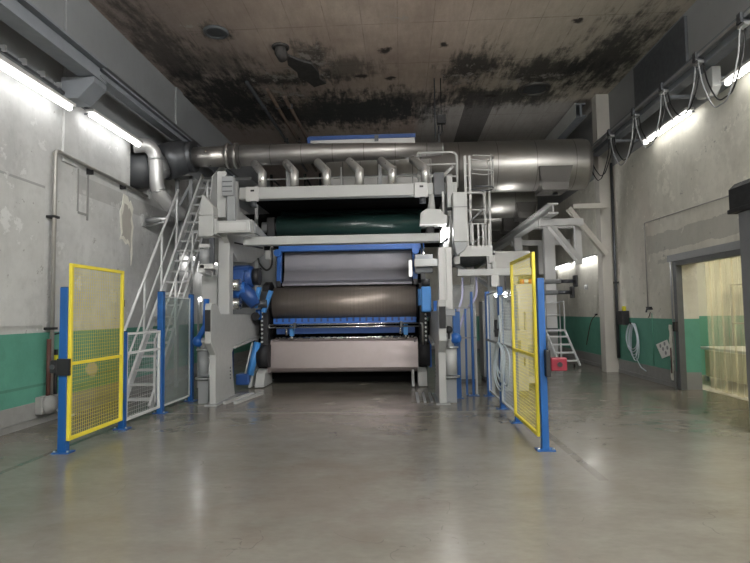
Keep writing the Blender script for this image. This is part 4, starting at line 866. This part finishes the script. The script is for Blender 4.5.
# ------------------------------------------------------------------ white stairs on the left
st = thing('steel_stairs', (-4.85,9.3,0), 'white steel stairs climbing beside the left wall to the exhaust pipe', 'stairs')
xl, xr = -4.94, -4.42; y0, z0, y1, z1 = 9.335, .0, 13.2, 5.14
def line(y): return z0+(y-y0)*(z1-z0)/(y1-y0)
for x in (xl, xr): MB().bar((x,y0+.02,line(y0)+.10),(x,y1,line(y1)+.05),.045,.15).build('stringer', 'alu_white' if x == xl else 'tread_grey', st)
n = 21
for i in range(1, n+1):
    y = y0+(y1-y0)*i/(n+.3); z = line(y)
    MB().box(xl+.03,xr-.03,y-.08,y+.10,z-.022,z+.0).box(xl+.03,xr-.03,y-.09,y-.075,z-.035,z+.005).build('tread', 'tread_grey', st)
for x, ye, h in ((xl-.02, 11.75, 1.30), (xr+.02, 12.1, 1.12)):
    MB().tube([(x,y0+.10,line(y0)+h+.1),(x,ye,line(ye)+h)], .026 if x < -4.8 else .018, 10).build('handrail', 'alu_white', st); MB().tube([(x,y0+.12,line(y0)+.75),(x,ye,line(ye)+.65)], .018, 8).build('knee_rail', 'alu_white', st)
    for k in range(4):
        y = y0+.14+(ye-y0-.2)*k/3; MB().box(x-.018,x+.018,y-.018,y+.018,line(y),line(y)+h).build('baluster', 'alu_white', st)
MB().prism([(12.0,3.75),(12.3,4.95),(13.1,5.5),(13.3,5.3),(13.3,5.05)], 'x', xr+.03, xr+.045).build('side_panel', 'frame_grey', st)
MB().box(-4.95,-3.7,13.2,14.0,5.08,5.15).build('landing', 'mid_grey', st)
for x in (-4.92,-3.76): MB().box(x-.04,x+.04,13.85,13.93,0,5.08).build('landing_leg', 'tread_grey', st)

# ------------------------------------------------------------------ work platform above the machine
t = thing('platform_railing', (-.9,12.8,4.4), 'pale tubular railing along the platform behind the bent branches', 'railing')
for z in (4.66, 4.95): MB().tube([(-3.3,12.75,z),(1.25,12.75,z)], .02, 8).build('rail', 'machine_grey', t)
for x in (-3.3,-2.7,-1.4,-.1,): MB().tube([(x,12.75,4.40),(x,12.75,5.2)], .022, 8).build('upright', 'machine_grey', t)
t = thing('end_railing', (.9,11.8,4.4), 'round cornered railing at the right end of the platform', 'railing')
MB().tube([(.42,12.0,5.27),(1.16,12.0,5.27)]+arc((1.16,12.0,5.15),.12,90,0,'xz',5)+[(1.28,12.0,4.46)], .026, 10).build('rail', 'machine_white', t)
for z in (5.0,4.72): MB().tube([(.30,12.0,z),(1.27,12.0,z)], .018, 8).build('rail', 'machine_white', t)
MB().tube([(.95,12.0,4.72),(1.20,12.0,4.95)], .035, 8).build('brace', 'machine_white', t); MB().tube([(.42,12.0,4.40),(.42,12.0,5.27)], .022, 8).build('upright', 'machine_grey', t)
t = thing('lattice_frame', (-3.0,14,4.4), 'dark lattice frame in the gap left of the first bent branch', 'frame')
for x in (-3.4,-2.95,-2.5,-2.1): MB().box(x-.03,x+.03,14.0,14.06,4.4,5.4).build('upright', 'black_metal', t)
for a, b_ in (((-3.4,14.03,5.3),(-2.5,14.03,4.45)), ((-2.5,14.03,5.35),(-2.1,14.03,4.6))): MB().bar(a,b_,.05,.05).build('brace', 'black_metal', t)
MB().box(-3.4,-2.1,14.0,14.06,4.9,4.95).build('crossbar', 'black_metal', t)

# ------------------------------------------------------------------ right catwalk and ladder
ct = thing('catwalk', (1.6,12,0), 'pale steel catwalk with railings right of the machine', 'catwalk')
MB().box(1.14,1.98,11.45,14.5,2.88,2.93).build('deck', 'dark_grey', ct); MB().box(1.24,1.92,11.42,11.46,2.86,3.08).build('toe_plate', 'machine_white', ct)
MB().box(1.93,1.97,11.45,14.5,2.80,2.98).box(1.15,1.19,11.45,14.5,2.80,2.98).build('side_channel', 'machine_grey', ct)
for x in (1.18,1.90): MB().box(x-.06,x+.06,11.40,11.52,2.70,2.86).build('corner_bracket', 'machine_white', ct, bevel=.008)
for x in (1.28,1.42,1.52,1.64,1.74,1.86): MB().box(x-.018,x+.018,11.44,11.47,3.08,3.55).build('baluster', 'machine_white', ct)
MB().tube([(1.27,11.46,2.95),(1.27,11.46,4.12)]+arc((1.37,11.46,4.12),.10,180,90,'xz',5)+[(1.70,11.46,4.22)]+arc((1.70,11.46,4.14),.08,90,0,'xz',4)+[(1.78,11.46,3.9)], .024, 10).build('hoop_rail', 'machine_white', ct)
for z in (3.55,3.85): MB().tube([(1.27,11.46,z),(1.80,11.46,z)], .016, 8).build('rail', 'machine_white', ct)
for x in (1.80,1.90): MB().tube([(x,11.5,2.9),(x,11.5,4.25)], .026, 10).build('upright', 'machine_white', ct)
MB().tube([(1.42,11.6,3.55),(1.80,11.6,3.92)], .018, 8).build('diagonal', 'mid_grey', ct); MB().tube([(1.32,11.6,3.0),(1.80,11.6,3.35)], .018, 8).build('diagonal', 'mid_grey', ct)
for k in range(4): MB().box(1.14,1.18,11.6+k*.8,11.64+k*.8,2.95,4.0).build('upright', 'machine_white', ct)
MB().tube([(1.16,11.5,4.0),(1.16,14.3,4.0)], .022, 8).build('rail', 'machine_white', ct)
for x, y in ((1.86,11.5),(1.86,14.3),(1.2,14.3)): MB().box(x-.05,x+.05,y-.05,y+.05,0,2.88).build('leg', 'machine_grey', ct)
MB().bar((1.85,11.55,2.25),(1.2,12.6,2.85),.09,.09).build('brace', 'machine_grey', ct)
ld = thing('cage_ladder', (1.6,12,3), 'pale ladder top with cage hoops in front of the largest duct', 'ladder')
for x in (1.46,1.56): MB().box(x-.025,x+.025,11.97,12.03,2.93,5.17).build('rail', 'machine_white', ld)
for k in range(8): MB().tube([(1.46,12.0,3.1+.27*k),(1.56,12.0,3.1+.27*k)], .014, 6).build('rung', 'machine_white', ld)
for z in (5.10,4.78,4.42):
    MB().tube([(1.56,12.0,z)]+[(1.92+.14*math.cos(a),11.9+.22*math.sin(a),z-.02) for a in [math.radians(d) for d in (110,60,20,-20,-60,-110)]]+[(1.60,11.7,z)], .014, 8).build('hoop', 'machine_white' if z > 4.5 else 'dark_steel', ld)
for d in (60,0,-60): a = math.radians(d); MB().tube([(1.92+.14*math.cos(a),11.9+.22*math.sin(a),4.40),(1.92+.14*math.cos(a),11.9+.22*math.sin(a),5.12)], .012, 6).build('cage_strip', 'machine_white', ld)
MB().box(1.14,2.62,11.0,11.14,2.42,2.56).build('tie_beam', 'machine_grey', bevel=.01)
tag(bpy.data.objects['tie_beam'], 'pale horizontal box beam under the right catwalk', 'beam')
t = thing('tie_beam_hanger', (1.9,11.1,2.2), 'small pale bracket box hanging on the beam under the catwalk', 'bracket'); MB().box(1.80,1.96,10.95,11.15,2.2,2.42).build('box', 'machine_white', t, bevel=.01); MB().box(1.84,1.92,11.0,11.1,2.56,2.7).build('stem', 'machine_grey', t)
# grey hood box and control cabinets behind right fence
t = thing('steel_hood', (2.6,13,2.5), 'grey steel hood box raised on legs behind the right yellow gate top', 'hood'); MB().box(2.15,3.05,12.9,13.8,2.58,3.12).build('casing', 'hood_grey', t, bevel=.012)
MB().box(2.15,3.05,12.88,12.9,2.58,2.62).build('lip', 'mid_grey', t); 
for x in (2.2,3.0): MB().box(x-.04,x+.04,13.70,13.78,0,2.579).build('leg', 'mid_grey', t)
def cabinet(x0,x1,y0,y1,h,label,mt='machine_grey'):
    t = thing('control_cabinet', ((x0+x1)/2,y0,0), label, 'cabinet')
    MB().box(x0,x1,y0,y1,.08,h).build('body', mt, t, bevel=.01); MB().box(x0+.03,x1-.03,y0-.02,y0,.14,h-.06).build('door', mt, t, bevel=.006)
    MB().box(x1-.10,x1-.07,y0-.045,y0-.02,h*.45,h*.58).build('handle', 'black_metal', t); MB().box(x0+.02,x1-.02,y0+.02,y1-.02,0,.08).build('plinth', 'dark_grey', t); return t
cabinet(1.05,1.75,13.2,13.8,2.35,'tall pale control cabinet below the catwalk')
cabinet(2.0,2.65,13.6,14.2,1.95,'pale control cabinet behind the clear right fence panel')
t = cabinet(2.05,2.55,11.2,11.7,1.30,'low pale cabinet with dark drum on it behind the right fence'); MB().box(2.2,2.4,11.17,11.2,.9,1.1).build('display', 'dark_grey', t)
t = thing('drum_motor', (2.25,11.45,1.3), 'dark upright motor on top of the low pale cabinet', 'motor'); MB().tube([(2.27,11.45,1.3),(2.27,11.45,1.35),(2.27,11.45,1.8),(2.27,11.45,1.86)],[.18,.15,.15,.10],20).build('body','mid_grey',t); MB().cyl((2.27,11.45,1.86),(2.27,11.45,1.92),.07,14).build('cap','black_metal',t)
for i, (px_, y) in enumerate(((2.95,12.4),)):
    t = thing('process_unit', (px_,y,0), 'pale process cabinet with pipes and red lamps seen through the right yellow gate', 'machine')
    MB().box(2.55,3.15,12.2,12.8,.1,2.3).build('body', 'machine_white', t, bevel=.015); MB().box(2.62,2.85,12.17,12.2,1.7,2.0).build('gauge_panel', 'machine_white', t); MB().cyl((2.98,12.17,1.85),(2.98,12.2,1.85),.07,16).build('gauge', 'alu_white', t)
    for x in (2.72,2.9): MB().tube([(x,12.15,.4),(x,12.15,1.6),(x,12.2,1.66)], .025, 8).build('pipe', 'grey_pipe', t)
    for x in (2.65,3.05): MB().box(x-.05,x+.05,12.3,12.7,0,.1).build('foot', 'dark_grey', t)
    MB().cyl((2.75,12.5,2.3),(2.75,12.5,2.42),.05,12).build('lamp', 'amber', t); MB().cyl((2.95,12.5,2.3),(2.95,12.5,2.42),.05,12).build('lamp', 'amber', t)
    MB().box(2.6,3.1,12.16,12.2,1.05,1.1).build('shelf', 'machine_grey', t); MB().box(2.6,3.1,12.185,12.2,.25,.95).build('louvre_panel', 'mid_grey', t)
for x, y, zb, l in ((1.27,11.3,1.2,'lilac hose hanging straight down below the catwalk'), (1.55,11.3,1.2,'lilac hose curving down below the catwalk')):
    t = thing('hanging_hose', (x,y,zb), l, 'hose', 'lilac hoses below the catwalk'); b = 0 if x < 1.4 else .28
    MB().tube(smooth_path([(x,y,2.41),(x-.02,y,2.0),(x-.10-b*.5,y,1.7),(x-.12-b,y,1.25)],6), .022, 8).build('hose', 'hose_lilac', t); MB().cyl((x-.12-b,y,1.17),(x-.12-b,y,1.26),.03,10).build('coupling', 'galvanised', t)
t = thing('hose_manifold', (1.2,11.3,0), 'slim pale frame with blue tubes below the catwalk', 'frame')
for x in (1.10,1.30): MB().box(x-.02,x+.02,11.22,11.26,0,1.78).build('blue_upright', 'post_blue', t)
MB().box(1.06,1.52,11.21,11.27,1.76,1.80).box(1.06,1.52,11.21,11.27,1.15,1.18).build('crossbar', 'mid_grey', t); MB().box(1.48,1.52,11.22,11.26,0,1.8).build('upright', 'machine_grey', t)

# ------------------------------------------------------------------ duct support frame at right back
sf = thing('support_frame', (3.95,15,0), 'white painted steel frame carrying the ducts at right back', 'frame')
mb = MB(); mb.box(3.80,4.06,14.0,24.0,4.18,4.22).box(3.91,3.95,14.0,24.0,4.22,4.42).box(3.80,4.06,14.0,24.0,4.42,4.46).build('long_beam', 'machine_white', sf)
for y in (18.5,22.0): MB().box(3.84,4.10,y-.11,y+.11,0,4.18).build('column', 'machine_white', sf, bevel=.008)
for y in (15.0,19.0): MB().box(4.76,4.93,y-.08,y+.08,2.95,4.05).build('short_column', 'machine_white', sf)
MB().box(3.7,4.86,14.52,14.68,3.96,4.14).build('cross_beam', 'machine_white', sf, bevel=.008); MB().box(4.62,4.96,17.6,17.85,0,4.35).build('column', 'machine_white', sf, bevel=.008); MB().box(4.0,5.849,17.62,17.83,4.35,4.5).build('cross_beam', 'machine_white', sf); MB().box(3.84,5.849,18.9,19.1,3.96,4.14).build('cross_beam', 'machine_white', sf)
MB().bar((4.0,14.6,3.98),(4.83,14.95,3.05),.14,.14).build('brace', 'machine_white', sf); MB().bar((4.50,14.6,4.42),(5.55,14.9,3.2),.10,.14).build('brace', 'column_cream', sf)
MB().box(4.6,5.50,14.5,14.66,4.40,4.52).build('cross_beam', 'column_cream', sf)
# roll shafts with dark end hubs
for z, x1, l in ((2.54,5.02,'upper grey shaft with black end flange by the far right wall'), (2.22,4.92,'lower grey shaft with black end flange by the far right wall')):
    t = thing('roll_shaft', (4.5,16,z), l, 'shaft', 'spare roll shafts'); MB().cyl((3.3,16,z),(x1-.38,16,z),.07,16).build('barrel', 'mid_grey', t); MB().cyl((x1-.38,16,z),(x1,16,z),.055,16).build('journal', 'dark_steel', t); MB().box(x1,x1+.07,15.86,16.14,z-.17,z+.17).build('flange', 'black_metal', t, bevel=.02)
t = thing('shaft_rack', (3.3,16,0), 'grey stand holding the two roll shafts', 'rack'); MB().box(3.25,3.35,15.85,15.93,0,2.7).box(3.25,3.35,16.07,16.15,0,2.7).build('upright', 'mid_grey', t); MB().box(3.27,3.33,15.93,16.07,2.42,2.47).box(3.27,3.33,15.93,16.07,2.10,2.15).build('saddle', 'mid_grey', t)
# platform step ladder
sl = thing('step_ladder', (4.7,16.9,0), 'white mobile platform ladder by the far right wall', 'ladder')
lx0, lx1 = 4.42, 5.0
for x in (lx0, lx1):
    MB().bar((x+ (.22 if x == lx1 else .22),16.35,.06),(x,17.0,1.08),.05,.05).build('stringer', 'alu_white', sl)
    MB().box(x-.025,x+.025,17.45,17.5,0.06,1.08).build('rear_leg', 'alu_white', sl); MB().tube([(x,17.0,1.08),(x,17.0,1.92)]+arc((x,17.06,1.92),.06,180,90,'yz',4)+[(x,17.46,1.98),(x,17.46,1.08)], .022, 8).build('guard_rail', 'alu_white', sl)
    MB().cyl((x-.02+.1,16.5,.05),(x+.02+.1,16.5,.05),.05,12).build('castor', 'black_rubber', sl); MB().cyl((x-.02,17.47,.05),(x+.02,17.47,.05),.05,12).build('castor', 'black_rubber', sl)
for k in range(4): u = (k+.6)/4.4; MB().box(lx0+.22*(1-u),lx1+.22*(1-u),16.35+.65*u-.09,16.35+.65*u+.06,.06+1.02*u-.02,.06+1.02*u+.02).build('tread', 'alu_white', sl)
MB().box(lx0-.02,lx1+.02,16.95,17.5,1.06,1.10).build('platform', 'alu_white', sl); MB().tube([(lx0,17.46,1.95),(lx1,17.46,1.95)], .02, 8).tube([(lx0,17.46,1.55),(lx1,17.46,1.55)], .02, 8).build('rear_rail', 'alu_white', sl)
MB().box(lx0+.1,lx0+.4,17.1,17.35,1.10,1.15).build('tool_tray', 'dark_grey', sl)

# ------------------------------------------------------------------ camera, world, view
f_px = 541.0; R = math.radians(.83)
Yc = Vector(((402-375)/f_px, -(312.5-281.5)/f_px, -1)).normalized()
x0 = Vector((math.cos(R), math.sin(R), 0)); Xc = (x0-Yc*x0.dot(Yc)).normalized(); Zc = Xc.cross(Yc)
cam = bpy.data.cameras.new('camera'); co = bpy.data.objects.new('camera', cam); C.objects.link(co)
cam.sensor_fit = 'HORIZONTAL'; cam.sensor_width = 36; cam.lens = 36*f_px/750; cam.clip_end = 200
rot = Matrix((Xc, Yc, Zc))       # rows: world axes in camera space -> camera-to-world rotation
co.matrix_world = Matrix.Translation((0,0,1.7)) @ rot.to_4x4()
sc = bpy.context.scene; sc.camera = co
w = bpy.data.worlds.new('world'); sc.world = w; w.use_nodes = True
w.node_tree.nodes['Background'].inputs[0].default_value = (.02,.02,.022,1); w.node_tree.nodes['Background'].inputs[1].default_value = 1
sc.view_settings.view_transform = 'Standard'; sc.view_settings.look = 'None'; sc.view_settings.gamma = 1; sc.view_settings.use_curve_mapping = False
sc.view_settings.exposure = 0.14
